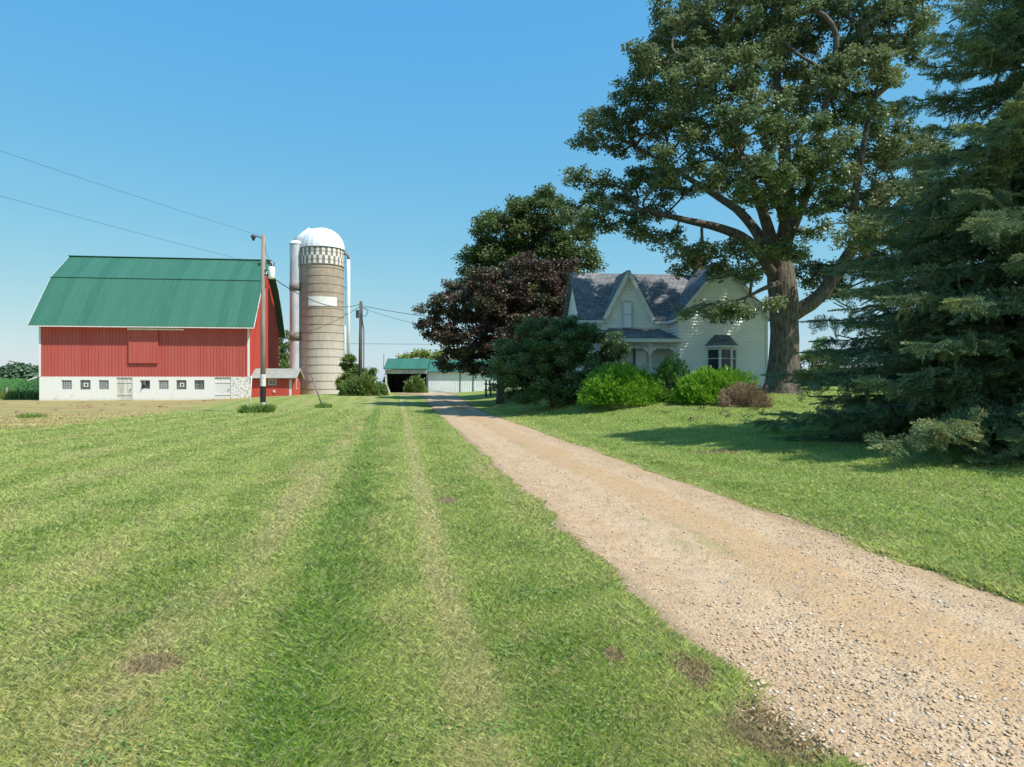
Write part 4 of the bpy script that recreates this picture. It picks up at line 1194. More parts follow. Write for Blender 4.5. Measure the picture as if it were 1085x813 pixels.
# filler pipe and ladder on the right
pa = (RS + .50, -.35); ptop = Z(274.5, SD) - sz_
m = MB(); m.tube([(*pa, Z(398, SD) - sz_), (*pa, ptop)], .185, 12); fp = m.build('filler_pipe', M['white'], silo)
m = MB(); m.tube([(*pa, ptop), (pa[0] - .05, pa[1], ptop + .45), (pa[0] - .3, pa[1] + .1, ptop + .72), (pa[0] - .65, pa[1] + .2, ptop + .6)], .17, 10); m.build('elbow', M['rust'], fp)
m = MB(); m.tube([(RS + .14, -.45, Z(396, SD) - sz_), (RS + .14, -.45, Z(345, SD) - sz_)], .06, 8); m.build('drain_pipe', M['white'], silo)
m = MB()
for yy in (-.1, .25): m.tube([(RS + .16, yy, 1.), (RS + .16, yy, zt + .3)], .02, 5)
z = 1.2
while z < zt: m.tube([(RS + .16, -.1, z), (RS + .16, .25, z)], .014, 4); z += .35
z = 3.2
while z < zt: m.bar((RS, -.2, z), (pa[0], pa[1], z), .05, .05); z += 2.9
m.build('ladder', M['dkgrey'], silo)
# faded white board
z0_, z1_ = Z(326.6, SD) - sz_, Z(317, SD) - sz_
a0, a1 = math.radians(-90 - 37), math.radians(-90 + 41)
m = MB(); m.lathe([(RS + .002, z0_), (RS + .04, z0_), (RS + .04, z1_), (RS + .002, z1_)], 16, a0=a0, a1=a1, smooth=False); m.build('name_board', M['white'], silo)

# ---- open shed and white metal shed
SH = 86.; shz = .42; ys = math.radians(2)
O1 = P(408, SH); sh = empty('open_shed', (O1[0], SH, shz), ys); tag(sh, 'open fronted shed with green roof and a dark interior', 'shed')
L1 = 5.35; hE = Z(395, SH) - shz; zr = Z(380.5, SH + 3) - shz; zf = Z(391.3, SH) - shz
m = MB(); m.box(0.05, .18, .1, 6., -.4, hE); m.box(0.05, L1, 5.9, 6.0, -.4, hE + .2); m.box(L1 - .12, L1, .1, 6., -.4, hE)
m.box(.18, L1 - .12, .3, 5.9, -.3, .06)
m.build('wall', M['interior'], sh)
m = MB(); roof_slab(m, (-.35, zf), (3., zr), -.12, L1 + .02, .06); roof_slab(m, (6.35, zf), (3., zr), -.12, L1 + .02, .06)
x = 0.
while x < L1: m.bar((x, -.35, zf + .075), (x, 3., zr + .075), .05, .03); x += .3
rf = m.build('roof', M['green'], sh)
m = MB(); m.box(-.13, L1 + .03, -.40, -.36, zf - .04, zf + .05); m.build('fascia', M['green_dark'], rf)
m = MB(); m.box(.0, L1, -.02, .09, hE - .12, zf - .06); m.build('beam', M['grey'], sh)
for xa, xb in ((.12, .75),): 
    m = MB(); m.bar((xa, -.1, hE - .15), (xa + .05, -.1, 1.2), .2, .12, (0, 1, 0)); m.bar((xa + .05, -.1, 1.25), (xb, -.25, -.2), .18, .12, (0, 1, 0)); m.build('post', M['whiteband'], sh)
m = MB(); m.box(L1 - .14, L1 + .02, -.02, .09, -.3, hE - .12); m.build('post', M['grey'], sh)
m = MB(); m.tube([(-.1, -.36, zf), (-.1, -.36, zr + .55)], .04, 6); m.build('lightning_rod', M['dkgrey'], sh)
ws = empty('metal_shed', (O1[0] + (L1 + .09) * math.cos(ys), SH + L1 * math.sin(ys) - .25, shz), ys); tag(ws, 'long white metal sided shed with green roof behind the maple', 'shed')
L2 = 12.; hw = Z(393.5, SH) - shz; zf2 = Z(394.5, SH) - shz; zr2 = Z(382, SH + 3) - shz
m = MB(); m.box(0, L2, 0, .12, -.4, hw); m.box(0, .12, .12, 6.4, -.4, hw); m.box(L2 - .12, L2, .12, 6.4, -.4, hw); m.box(.12, L2 - .12, 6.3, 6.4, -.4, hw)
x = .15
while x < L2: m.box(x - .02, x + .02, -.025, 0, -.2, hw - .02); x += .3
m.build('wall', M['wsteel'], ws)
m = MB(); roof_slab(m, (-.4, zf2), (3.2, zr2), -.03, L2 + .2, .06); roof_slab(m, (6.8, zf2), (3.2, zr2), -.03, L2 + .2, .06)
x = .05
while x < L2: m.bar((x, -.4, zf2 + .075), (x, 3.2, zr2 + .075), .05, .03); x += .3
m.build('roof', M['green'], ws)
for xp in (4.02, 5.65):
    m = MB(); m.box(xp - .06, xp + .06, -.06, -.026, -.2, hw - .1); m.build('door_track', M['dkgrey'], ws)

# ---- rail fence by the lilac
fD = 58.; fb = P(515, fD); fence = empty('rail_fence', fb); tag(fence, 'short dark wooden rail fence under the purple leaved tree', 'fence')
for xx, lean in ((0, .0), (.42, -.12), (1.1, .05)):
    m = MB(); m.tube([(xx, 0, -.2), (xx + lean, 0, 1.45)], [.09, .075], 8); m.build('post', M['darkwood'], fence)
for zz_ in (.55, 1.05):
    m = MB(); m.bar((-.15, -.06, zz_ + .05), (1.5, -.06, zz_ - .05), .05, .11); m.build('rail', M['darkwood'], fence)
for k, (px, D, h_, lab) in enumerate([(7, 71.5, 1.25, 'pale field fence post at the left end among tall weeds'), (19, 71.8, 1.1, 'dark field fence post between the pale post and the barn')]):
    b_ = P(px, D); m = MB(); m.tube([(0, 0, -.2), (.05, 0, h_)], [.08, .07], 8); o = m.build('fence_post', M['wood'] if k == 0 else M['darkwood']); o.location = b_; tag(o, lab, 'fence post')

# ---- utility poles
p1 = P(278.7, 40.); H1 = Z(249, 40) - p1[2]
pole = empty('utility_pole', p1); tag(pole, 'wooden utility pole with black and white bands before the barn', 'utility pole')
m = MB(); m.tube([(0, 0, -.3), (0, 0, H1 * .5), (.03, 0, H1)], [.158, .14, .115], 14); m.build('shaft', M['wood'], pole)
m = MB(); m.lathe([(.163, .62), (.161, 1.55)], 18); m.build('black_band', M['black'], pole)
m = MB(); m.lathe([(.166, .05), (.163, .615)], 18); m.build('white_band', M['whiteband'], pole); m = MB(); m.lathe([(.161, 1.56), (.159, 2.25)], 18); m.build('white_band', M['whiteband'], pole)
m = MB(); m.tube([(0, 0, H1 - .25), (-.25, -.1, H1 - .12), (-.42, -.2, H1 - .12)], .03, 6)
m.lathe([(.02, H1 - .02), (.11, H1 - .06), (.16, H1 - .16), (.10, H1 - .26)], 12, (-.48, -.22)); lamp = m.build('yard_lamp', M['dkgrey'], pole)
m = MB(); m.lathe([(.09, H1 - .25), (.07, H1 - .36), (0, H1 - .40)], 12, (-.48, -.22)); m.build('lens', M['glass'], lamp)
zt1 = Z(296, 40) - p1[2]; zt2 = Z(283, 40) - p1[2]
m = MB(); m.lathe([(0, zt1), (.17, zt1 + .02), (.19, zt1 + .08), (.19, zt2 - .06), (.16, zt2), (0, zt2 + .04)], 16, (.52, -.05)); tf_ = m.build('transformer', M['porcelain'], pole)
for dx in (-.09, .1):
    m = MB(); m.tube([(.52 + dx, -.05, zt2), (.52 + dx * 1.8, -.05, zt2 + .28)], [.035, .02], 6); m.build('bushing', M['dkgrey'], tf_)
m = MB(); m.box(.12, .36, -.09, -.01, zt1 + .2, zt1 + .28); m.build('bracket', M['dkgrey'], pole); m = MB(); m.box(.12, .36, -.09, -.01, zt2 - .25, zt2 - .17); m.build('bracket', M['dkgrey'], pole)
zi = Z(278, 40) - p1[2]
m = MB(); m.tube([(-.05, 0, zi - .1), (.35, -.02, zi)], .03, 6); m.lathe([(.03, zi - .12), (.11, zi - .08), (.06, zi), (.11, zi + .05), (.03, zi + .14)], 10, (.38, -.02)); m.build('insulator', M['dkgrey'], pole)
m = MB(); m.lathe([(.02, zi - .22), (.09, zi - .18), (.05, zi - .1), (.08, zi - .06), (.02, zi)], 10, (-.22, -.02)); m.tube([(-.22, -.02, zi - .1), (0, 0, zi - .1)], .025, 5); m.build('insulator', M['dkgrey'], pole)
m = MB(); m.tube([(.13, -.05, H1 - .5), (.2, -.08, zi + .6), (.38, -.05, zi + .1), (.62, -.08, zt2 + .3)], .012, 5); m.build('jumper_cable', M['cable'], pole); m = MB(); m.tube([(.6, 0, zt1 + .3), (.3, 0, zt1 - .3), (.15, -.02, zt1 - .5)], .018, 5); m.build('jumper_cable', M['cable'], pole)

p2 = P(382, 66.); H2 = Z(319.5, 66) - p2[2]
pole2 = empty('utility_pole', p2); tag(pole2, 'dark leaning utility pole rising from scrub between silo and open shed', 'utility pole')
m = MB(); m.tube([(-.05, 0, -.3), (0, 0, H2 * .5), (.05, 0, H2)], [.20, .17, .15], 12); m.build('shaft', M['darkwood'], pole2)
m = MB(); za = Z(337, 66) - p2[2]; m.box(-.42, -.16, -.15, .1, za, za + .75); m.build('switch_box', M['dkgrey'], pole2)
m = MB(); zb_ = Z(330, 66) - p2[2]; m.tube([(.15, 0, zb_ + .35), (.55, -.05, zb_ + .3), (.72, -.05, zb_ - .1), (.5, -.05, zb_ - .5), (.2, 0, zb_ - .4)], .03, 5); m.build('cable_loop', M['cable'], pole2)
m = MB(); m.tube([(.15, -.1, H2 - .3), (.22, -.14, H2 * .78), (.36, -.14, H2 * .7), (.34, -.12, H2 * .35), (.3, -.1, .2)], .05, 6)
m.build('conduit', M['dkgrey'], pole2)

def wire(name, label, a, b, sag, r_=.012, group=None, n=26):
    a, b = Vector(a), Vector(b); pts = []
    for i in range(n + 1):
        q = i / n; p = a.lerp(b, q); p.z -= sag * 4 * q * (1 - q); pts.append(p - a)
    m = MB(); m.tube(pts, r_, 5); o = m.build(name, M['cable']); o.location = a
    return tag(o, label, 'power line', group)
dirx, diry = -4.05, -15.7
k_ = 2.9
t1 = Z(250, 40)
wire('overhead_wire', 'thin upper power line running left from the top of the banded pole', (p1[0], p1[1], t1 - .05), (p1[0] + dirx * k_, p1[1] + diry * k_, t1 + .6), .45, .006)
t2_ = Z(278, 40)
wire('overhead_wire', 'thin lower power line running left above the barn roof', (p1[0] - .22, p1[1], t2_ - .1), (p1[0] - .22 + dirx * k_, p1[1] + diry * k_, t2_ + .5), .40, .006)
top2 = (p2[0] + .03, p2[1], Z(322, 66))
wire('overhead_wire', 'heavy cable sagging from the white transformer across the silo to the second pole', (p1[0] + .5, p1[1], Z(293.5, 40)), top2, .9, .028)
wire('overhead_wire', 'thin cable from the second pole back to the barn end', (p2[0] - .1, p2[1], Z(325, 66)), (OB[0] + L * c - 9.5 * s_ + .3, OB[1] + L * s_ + 9.5 * c, 7.3), .9, .022)
wire('overhead_wire', 'upper cable leaving the second pole toward the purple maple', (p2[0] + .15, p2[1], Z(324, 66)), (7.2, 45.2, 5.6), .6, .024)
wire('overhead_wire', 'second thin cable just below it leaving the second pole', (p2[0] + .1, p2[1], Z(326, 66)), (4.6, 46.5, 4.9), .9, .016)
wire('overhead_wire', 'low level cable crossing behind the silo above the shed roofs', (-30, 84, Z(363.5, 84)), (30, 84, Z(365.5, 84)), .1, .022)

gb = P(264, 39.2); m = MB(); m.tube([(0, 0, -.1), (.10, .1, 2.15)], .04, 8); gg = m.build('guy_guard', M['whiteband']); gg.location = gb
tag(gg, 'slim pale guy wire guard leaning beside the banded pole', 'guy wire guard')
m = MB(); m.tube([(.10, .1, 2.1), (p1[0] - gb[0] - .1, p1[1] - gb[1], Z(278, 40) - gb[2] - .2)], .006, 4); m.build('guy_wire', M['cable'], gg)
ib = P(343, 46); m = MB(); e_ = W(330.3, 397, 46); m.tube([(0, 0, -.2), (e_[0] - ib[0], 0, e_[2] - ib[2])], .055, 8); o = m.build('iron_post', M['rust']); o.location = ib
tag(o, 'rusty iron post leaning left in the grass before the silo', 'post')

# ---- farmhouse
yh = math.radians(6.0); OH_ = (9.76, 40.); hz0 = 1.25
house = empty('farmhouse', (OH_[0], OH_[1], hz0), yh)
tag(house, 'white clapboard farmhouse with dark shingle roof, steep gable, porch and bay window', 'house')
uh = lambda px, v=0.: U_(px, OH_, yh, v)
hZ = lambda py, D: Z(py, D) - hz0
EV = 5.77 - hz0
def siding(mb, ext, z0, z1, holes, y, axis='x', step=.185, sgn=-1):
    """clapboards: each board a wedge, ext(z) -> (a, b) or None"""
    z = z0
    while z < z1 - .01:
        zt_ = min(z + step, z1); r_ = ext((z + zt_) / 2)
        if r_:
            segs = [r_]
            for h in holes:
                if h[2] < zt_ - .02 and h[3] > z + .02:
                    ns_ = []
                    for a, b in segs:
                        if h[1] <= a or h[0] >= b: ns_.append((a, b)); continue
                        if h[0] > a: ns_.append((a, h[0]))
                        if h[1] < b: ns_.append((h[1], b))
                    segs = ns_
            for a, b in segs:
                if b - a < .01: continue
                q = [(y, z), (y + sgn * .075, z), (y + sgn * .004, zt_), (y, zt_)]
                mk = (lambda t, p: (t, p[0], p[1])) if axis == 'x' else (lambda t, p: (p[0], t, p[1]))
                vs = [mk(a, p) for p in q] + [mk(b, p) for p in q]
                mb.add(vs, [(0, 3, 2, 1), (4, 5, 6, 7), (0, 1, 5, 4), (1, 2, 6, 5), (2, 3, 7, 6)])
        z = zt_
WR = 5.35; PKR = 3.15; dep = 1.6; WL0 = -5.35
LD = 5.5                                   # left wing depth
RZ = 8.72 - hz0; RZR = EV + PKR
# walls
wu = (uh(750), uh(770)); w_up = (wu[0], wu[1], hZ(343.5, 40) , hZ(343.5, 40) + 1.35)
bay_c = 2.62; 
def ext_r(z): 
    if z < EV: return (0, WR)
    f = (z - EV) / (PKR - .1); return (WR / 2 * f, WR - WR / 2 * f) if f < .97 else None
m = MB(); siding(m, ext_r, .35, EV + PKR - .15, [w_up], 0.)
m.prism([(0.002, -.8), (WR - .002, -.8), (WR - .002, EV), (WR / 2, EV + PKR - .12), (0.002, EV)], 'y', .002, .12)
m.box(0.002, .12, .122, 7.5, -.8, EV); m.box(WR - .12, WR - .002, .122, 7.5, -.8, EV); m.box(.12, WR - .12, 7.4, 7.5, -.8, EV)
siding(m, lambda z: (0.12, dep), .35, EV, [], 0.002, 'y', sgn=-1)
siding(m, lambda z: (0.0, 7.5), .35, EV, [], WR - .002, 'y', sgn=1)
m.build('wall', M['siding'], house)
# left wing front wall with the steep wall gable
GC = uh(665, dep); GH = 1.42; GT = 2.72
w_g = (uh(659.3, dep), uh(669.3, dep), hZ(347.5, 41.6), hZ(320.5, 41.6))
dcx = uh(679, dep); w_d = (dcx - .47, dcx + .47, .45, 2.6)
wl = (WL0 + 1., WL0 + 1.9, 1.1, 2.7)
def ext_g(z):
    if z < EV: return (WL0, -.002)
    f = (z - EV) / GT; return (GC - GH * (1 - f), GC + GH * (1 - f)) if f < .95 else None
m = MB(); siding(m, ext_g, .35, EV + GT - .05, [w_g, w_d, wl], dep)
m.prism([(WL0, -.8), (-.004, -.8), (-.004, EV), (GC + GH, EV), (GC, EV + GT - .05), (GC - GH, EV), (WL0, EV)], 'y', dep + .002, dep + .12)
m.prism([(dep + .122, -.8), (dep + LD, -.8), (dep + LD, EV), (dep + LD / 2, RZ - .15), (dep + .122, EV)], 'x', WL0, WL0 + .12)
m.box(WL0 + .12, 0, dep + LD - .12, dep + LD, -.8, EV)
m.build('wall', M['siding'], house)
# corner boards, water table
m = MB()
for xx, yy in ((-.085, -.09), (WR - .03, -.09)): m.box(xx, xx + .12, yy, .1, .2, EV)
m.box(WL0 - .02, WL0 + .1, dep - .09, dep + .1, .2, EV); m.box(.036, WR - .031, -.095, -.002, .14, .34); m.box(WL0 + .101, -.03, dep - .09, dep - .001, .14, .34)
m.build('corner_board', M['white'], house)
# roofs
rf = MB()
sl = (RZR - EV) / (WR / 2)
def slab_y(mb, a, b, y0, y1, th):   # slopes run in x, extruded in y
    (x0, z0), (x1, z1) = a, b; dx, dz = x1 - x0, z1 - z0; l = math.hypot(dx, dz); nx, nz = -dz / l * th, dx / l * th
    if nz < 0: nx, nz = -nx, -nz
    mb.prism([(x0, z0), (x1, z1), (x1 + nx, z1 + nz), (x0 + nx, z0 + nz)], 'y', y0, y1)
ovh = .30
slab_y(rf, (-ovh, EV - ovh * sl + .0), (WR / 2, RZR), -.32, 7.8, .09)
slab_y(rf, (WR + ovh, EV - ovh * sl), (WR / 2, RZR), -.32, 7.8, .09)
sl2 = (RZ - EV) / (LD / 2)
roof_slab(rf, (dep - .30, EV - .30 * sl2), (dep + LD / 2, RZ), WL0 - .32, GC - GH - .08, .09)
roof_slab(rf, (dep - .30, EV - .30 * sl2), (dep + LD / 2, RZ), GC + GH + .08, WR / 2 - .45, .09)
roof_slab(rf, (dep + .16, EV + .16 * sl2), (dep + LD / 2, RZ), GC - GH - .08, GC + GH + .08, .09)
roof_slab(rf, (dep + LD + .30, EV - .30 * sl2), (dep + LD / 2, RZ), WL0 - .32, WR / 2 - .45, .09)
# wall gable roof, running back into the main slope
GZ = EV + GT; yback = dep + (GZ - EV) / sl2
gsl = GT / GH
for sg_ in (-1, 1):
    a = (GC + sg_ * (GH + .16), EV - .16 * gsl); b = (GC, GZ)
    dx, dz = b[0] - a[0], b[1] - a[1]; l = math.hypot(dx, dz); nx, nz = (-dz / l, dx / l)
    if nz < 0: nx, nz = -nx, -nz
    t_ = .08
    vs = []
    for tt in (0, t_):
        vs += [(a[0] + nx * tt, dep - .28, a[1] + nz * tt), (b[0] + nx * tt, dep - .28, b[1] + nz * tt), (b[0] + nx * tt, yback + .3, b[1] + nz * tt), (a[0] + nx * tt, dep + .1, a[1] + nz * tt)]
    rf.add(vs, [(0, 1, 2, 3), (7, 6, 5, 4), (0, 4, 5, 1), (1, 5, 6, 2), (2, 6, 7, 3), (3, 7, 4, 0)])
roofo = rf.build('roof', M['shingle'], house)
m = MB(); cxh, cyh = 2.69, 3.9; ch_top = hZ(265, 44)
m.box(cxh - .27, cxh + .27, cyh - .27, cyh + .27, RZR - .7, ch_top - .12); m.box(cxh - .31, cxh + .31, cyh - .31, cyh + .31, ch_top - .12, ch_top)
m.build('chimney', M['brick'], roofo)
# rake and eave trim
m = MB()
for sg_ in (-1, 1):
    xe = WR / 2 + sg_ * (WR / 2 + ovh)
    m.bar((xe, -.335, EV - ovh * sl - .05), (WR / 2, -.335, RZR - .06), .03, .20, (0, 0, 1))
    m.bar((xe, -.17, EV - ovh * sl - .035), (WR / 2, -.17, RZR - .035), .28, .02, (0, 0, 1))
    xe = GC + sg_ * (GH + .16)
    m.bar((xe, dep - .295, EV - .16 * gsl - .06), (GC, dep - .295, GZ - .10), .03, .24, (0, 0, 1))
    m.bar((GC + sg_ * (GH - .0), dep - .15, EV - .02), (GC, dep - .15, GZ - .06), .24, .03, (0, 0, 1))
zE = EV - .30 * sl2
m.box(WL0 - .32, GC - GH - .14, dep - .34, dep - .302, zE - .14, zE + .07); m.box(GC + GH + .14, -.03, dep - .34, dep - .302, zE - .14, zE + .07)
m.box(WL0 - .3, GC - GH - .1, dep - .30, dep - .03, zE - .12, zE - .09); m.box(GC + GH + .1, -.04, dep - .30, dep - .03, zE - .12, zE - .09)
m.box(-.33, -.30, -.32, dep - .05, EV - ovh * sl - .13, EV - ovh * sl + .04)
m.build('eave_trim', M['white'], house)
window(house, w_g[0] - .04, w_g[1] + .04, w_g[2] - .04, w_g[3] + .04, dep - .05, .075, 1, 2, 'blind', 'grey', .09, muntin=.06)
window(house, w_up[0], wu[0] + .52, w_up[2], w_up[3], -.05, .07, 1, 2, 'glass', 'white', .05, muntin=.05)
window(house, wu[1] - .52, w_up[1], w_up[2], w_up[3], -.05, .07, 1, 2, 'glass', 'white', .05, muntin=.05)
if wu[1] - wu[0] > 1.06:
    pass
window(house, *wl, dep - .05, .07, 1, 2, 'glass', 'white', .05, muntin=.05)
m = MB(); m.box(w_d[0], w_d[1], dep - .04, dep + .0, w_d[2], w_d[3]); m.box(w_d[0] - .1, w_d[0] - .003, dep - .06, dep, w_d[2], w_d[3] + .1); m.box(w_d[1] + .003, w_d[1] + .1, dep - .06, dep, w_d[2], w_d[3] + .1); m.box(w_d[0] - .1, w_d[1] + .1, dep - .06, dep, w_d[3] + .003, w_d[3] + .12)
dd = m.build('door', M['white'], house)
m = MB(); m.box(w_d[0] + .15, w_d[1] - .15, dep - .05, dep - .042, 1.35, 2.4); m.build('pane', M['blind'], dd)
m = MB(); m.tube([(w_d[1] - .08, dep - .04, 1.45), (w_d[1] - .08, dep - .11, 1.45)], .03, 8); m.build('handle', M['dkgrey'], dd)
# porch
py0 = -.05; PX0, PX1 = -4.3, -.06
pe = hZ(359.8, 39.9); pt_ = hZ(348.3, 41.4)
m = MB(); m.box(PX0, PX1, py0, dep - .05, .18, .40)
porch = m.build('porch', M['grey'], house)
m = MB()
e_, i_ = py0 - .28, dep - .03
vs = [(PX0 - .25, e_, pe), (PX1 + .16, e_, pe), (PX1 - .55, i_, pt_), (PX0 + .5, i_, pt_), (PX1 + .02, i_, pe), (PX0 - .25, i_, pe)]
vs = [(PX0 - .25, e_, pe), (PX1 + .16, e_, pe), (PX1 + .0, i_, pe), (PX0 - .25, i_, pe), (PX0 + .5, i_, pt_), (PX1 - .62, i_, pt_)]
m.add(vs, [(0, 3, 2, 1), (0, 1, 5, 4), (1, 2, 5), (3, 0, 4), (2, 3, 4, 5)])
m.build('porch_roof', M['shingle'], porch)
m = MB(); m.box(PX0 - .27, PX1 + .18, e_ - .035, e_ - .003, pe - .18, pe + .02); m.box(PX1 + .163, PX1 + .19, e_, i_, pe - .18, pe + .02)
m.box(PX0, PX1, py0 - .01, py0 + .1, pe - .20, pe - .03)
m.build('porch_fascia', M['white'], porch)
# spindle frieze
m = MB(); zf0, zf1 = pe - .48, pe - .21
m.box(PX0, PX1, py0 + .02, py0 + .08, zf0 - .045, zf0); x = PX0 + .08
while x < PX1 - .03: m.box(x - .03, x + .03, py0 + .03, py0 + .07, zf0, zf1 + .005); x += .125
m.build('frieze', M['white'], porch)
for px in (688.6, 718.2, 658.5):
    xx = min(uh(px, 0), PX1 - .08)
    m = MB(); m.box(xx - .06, xx + .06, py0, py0 + .12, .40, 1.15); m.box(xx - .06, xx + .06, py0, py0 + .12, 2.35, pe - .2)
    m.tube([(xx, py0 + .06, 1.15), (xx, py0 + .06, 1.3), (xx, py0 + .06, 1.75), (xx, py0 + .06, 2.2), (xx, py0 + .06, 2.35)], [.06, .045, .055, .045, .06], 10)
    ps = m.build('porch_post', M['white'], porch)
    m = MB()
    for sg_ in (-1, 1):
        if px == 718.2 and sg_ == 1: continue
        poly = [(xx + sg_ * .06, zf0 - .045), (xx + sg_ * .42, zf0 - .045), (xx + sg_ * .34, zf0 - .13), (xx + sg_ * .20, zf0 - .16), (xx + sg_ * .15, zf0 - .30), (xx + sg_ * .06, zf0 - .42)]
        m.prism(poly if sg_ > 0 else poly[::-1], 'y', py0 + .03, py0 + .07)
    m.build('bracket', M['white'], ps)
xx = uh(672, .6); m = MB(); m.box(xx - .05, xx + .05, .55, .65, .4, pe - .2); m.build('dark_post', M['dkgrey'], porch)  # porch post set back from the front row, coloured dark grey
# bay window
bz1 = hZ(366.5, 39.4); bz0 = .9; bd = .62
bxL, bxA, bxB, bxR = uh(748.6), 0, 0, uh(780.5)
bxA = bxL + .56; bxB = bxR - .56
corner = [(bxL, 0), (bxA, -bd), (bxB, -bd), (bxR, 0)]
m = MB()
def pan(mb, p, q, z0, z1, th=.05, off=0.):
    d = Vector((q[0] - p[0], q[1] - p[1], 0)).normalized(); nrm = Vector((d.y, -d.x, 0))
    a0_ = Vector((p[0], p[1], 0)) + nrm * off; b0_ = Vector((q[0], q[1], 0)) + nrm * off
    vs = [(a0_.x, a0_.y, z0), (b0_.x, b0_.y, z0), (b0_.x, b0_.y, z1), (a0_.x, a0_.y, z1)]
    vs += [(v_[0] - nrm.x * th, v_[1] - nrm.y * th, v_[2]) for v_ in vs]
    mb.add(vs, [(0, 1, 2, 3), (7, 6, 5, 4), (0, 4, 5, 1), (1, 5, 6, 2), (2, 6, 7, 3), (3, 7, 4, 0)])
for i in range(3): pan(m, corner[i], corner[i + 1], -.6, bz0)
bay = m.build('bay', M['white'], house)
m = MB()
for i in range(3): pan(m, corner[i], corner[i + 1], bz1 - .12, bz1 + .02)
m.build('bay_header', M['white'], bay)
for i in range(3):
    p, q = corner[i], corner[i + 1]; l = math.hypot(q[0] - p[0], q[1] - p[1]); dx, dy = (q[0] - p[0]) / l, (q[1] - p[1]) / l
    at = lambda t: (p[0] + dx * t, p[1] + dy * t)
    fw = .085; m = MB()
    pan(m, at(0), at(fw), bz0, bz1 - .12, .05, .012); pan(m, at(l - fw), at(l), bz0, bz1 - .12, .05, .012)
    pan(m, at(fw), at(l - fw), bz0, bz0 + .08, .05, .012); pan(m, at(fw), at(l - fw), bz1 - .2, bz1 - .12, .05, .012)
    zm = (bz0 + bz1) / 2 + .15; pan(m, at(fw), at(l - fw), zm - .02, zm + .02, .04, .0)
    w = m.build('window', M['white'], bay)
    m = MB(); pan(m, at(fw), at(l - fw), bz0 + .08, bz1 - .2, .02, -.03); m.build('pane', M['glass'], w)
m = MB(); o2 = .16; cr = [(bxL - o2, 0), (bxA - .1, -bd - o2), (bxB + .1, -bd - o2), (bxR + o2, 0)]
tz = bz1 + .03; rz_ = hZ(354, 39.9); tx0, tx1 = (bxL + bxR) / 2 - .42, (bxL + bxR) / 2 + .42
vs = [(*q, tz) for q in cr] + [(tx0, -.04, rz_), (tx1, -.04, rz_), (tx0, 0, rz_), (tx1, 0, rz_)]
m.add(vs, [(0, 3, 2, 1), (0, 1, 4), (1, 2, 5, 4), (2, 3, 5), (4, 5, 7, 6), (0, 4, 6), (3, 7, 5)]); m.build('bay_roof', M['shingle'], bay)
m = MB()
for i in range(3): pan(m, cr[i], cr[i + 1], bz1 - .09, bz1 + .028, .04, .004)
m.build('bay_cornice', M['white'], bay)

# ---- fallen leaves on the lawn
pts = []
for (px, py) in [(733, 433), (768, 441), (790, 437), (797, 441), (825, 436), (703, 434), (770, 462 - 22), (812, 432), (742, 437)]:
    D = 26. + random.uniform(-2, 2); 
    for _ in range(12):
        X = (px - CX) / F * D + random.gauss(0, .12); Y = D + random.gauss(0, .12)
        pts.append((X, Y, float(ground_h(X, Y)) + .07))
V_, F_ = leaves(np.array(pts), .13, .7, .6)
tag(raw_mesh('fallen_leaves', V_, F_, 4, M['litter']), 'small dark fallen leaf clusters scattered on the lawn near the bushes', 'fallen leaves', kind='stuff')
# clods and hay remnants in the dry field
m = MB()
for i in range(70):
    X, Y = random.uniform(-42, -21), random.uniform(32, 60)
    if st_of(X, Y)[0] > -15.5: continue
    zz_ = float(ground_h(X, Y)); r_ = random.uniform(.08, .26); vs = []
    for k in range(3):
        for j in range(8):
            a = j * math.pi / 4; q = [1., .8, .25][k] * random.uniform(.75, 1.2) * r_
            vs.append((X + q * 1.6 * math.cos(a), Y + q * math.sin(a), zz_ - .03 + [0, .4, .75][k] * r_ * random.uniform(.8, 1.1)))
    fs = [(k * 8 + j, k * 8 + (j + 1) % 8, k * 8 + 8 + (j + 1) % 8, k * 8 + 8 + j) for k in range(2) for j in range(8)] + [tuple(16 + j for j in range(8))]
    m.add(vs, fs, True)
tag(m.build('hay_clumps', M['soilclod']), 'brown clods and hay remnants lying in the dry field before the barn', 'hay', kind='stuff')

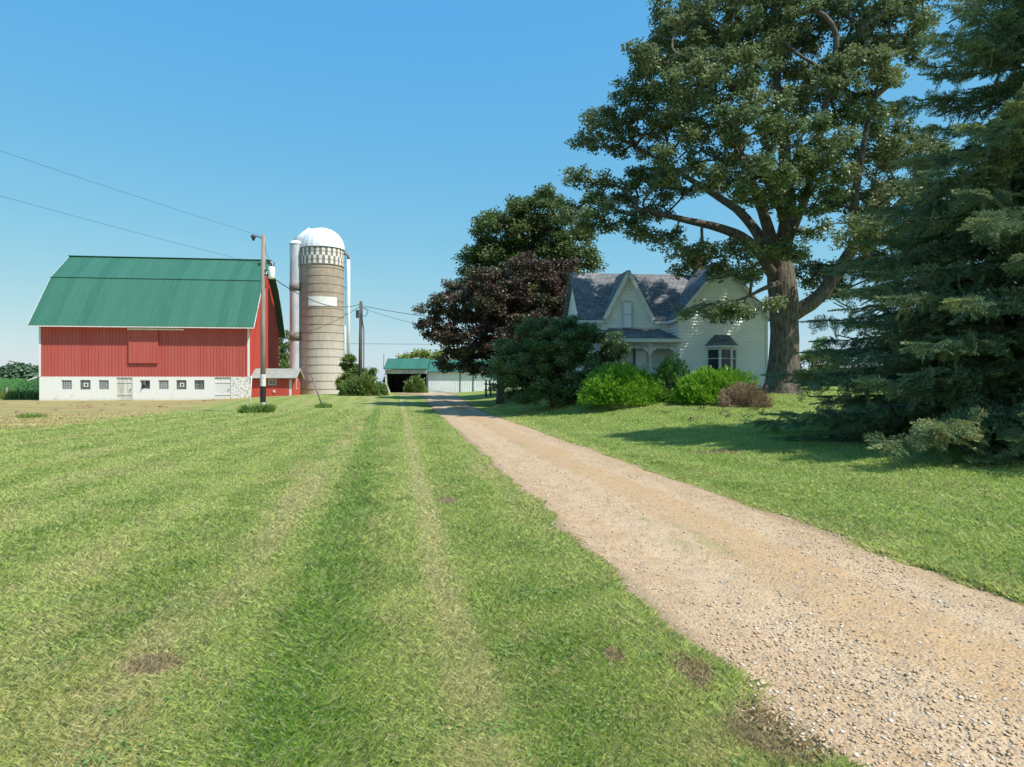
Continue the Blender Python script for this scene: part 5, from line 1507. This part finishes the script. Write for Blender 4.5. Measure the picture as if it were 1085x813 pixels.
# ------------------------------------------------------------------ light, sky, camera
SUN_EL, SUN_AZ = math.radians(55), math.radians(29)
d = Vector((math.cos(SUN_EL) * math.cos(SUN_AZ), -math.cos(SUN_EL) * math.sin(SUN_AZ), math.sin(SUN_EL)))
sl_ = bpy.data.lights.new('sun', 'SUN'); sl_.energy = 3.7; sl_.angle = math.radians(.53); sl_.color = (1, .955, .88)
so = bpy.data.objects.new('sun', sl_); col.objects.link(so); so.rotation_euler = d.to_track_quat('Z', 'Y').to_euler(); so.location = (20, -20, 40)
w = bpy.data.worlds.new('World'); sc.world = w; w.use_nodes = True
nt_ = w.node_tree; bg = nt_.nodes['Background']; sky = nt_.nodes.new('ShaderNodeTexSky'); sky.sky_type = 'NISHITA'
sky.sun_disc = False; sky.sun_elevation = SUN_EL; sky.sun_rotation = math.radians(90) + SUN_AZ
sky.air_density = 1.0; sky.dust_density = .6; sky.ozone_density = 2.5; sky.altitude = 200
sp_ = nt_.nodes.new('ShaderNodeSeparateColor'); cb_ = nt_.nodes.new('ShaderNodeCombineColor')
nt_.links.new(sky.outputs[0], sp_.inputs[0])
# hazy summer air: the sky's channels are levelled so that the horizon stays blue
for ch, (gain, ex) in enumerate(((.42, 1.02), (1.26, .46), (3.25, -.02))):
    pw = nt_.nodes.new('ShaderNodeMath'); pw.operation = 'POWER'; pw.inputs[1].default_value = ex
    ml = nt_.nodes.new('ShaderNodeMath'); ml.operation = 'MULTIPLY'; ml.inputs[1].default_value = gain
    nt_.links.new(sp_.outputs[ch], pw.inputs[0]); nt_.links.new(pw.outputs[0], ml.inputs[0]); nt_.links.new(ml.outputs[0], cb_.inputs[ch])
nt_.links.new(cb_.outputs[0], bg.inputs[0])
bg.inputs[1].default_value = .15

cam = bpy.data.cameras.new('camera'); cam.lens = 24; cam.sensor_width = 36; cam.clip_end = 5000; cam.clip_start = .05
co = bpy.data.objects.new('camera', cam); col.objects.link(co); co.location = (0, 0, CAMZ); co.rotation_euler = (math.radians(90), 0, 0)
sc.camera = co
sc.view_settings.view_transform = 'Standard'; sc.view_settings.look = 'None'; sc.view_settings.exposure = .76; sc.view_settings.gamma = 1
sc.view_settings.use_curve_mapping = False
sc.cycles.max_bounces = 7; sc.cycles.diffuse_bounces = 5; sc.cycles.glossy_bounces = 2; sc.cycles.transmission_bounces = 3
sc.cycles.use_denoising = True
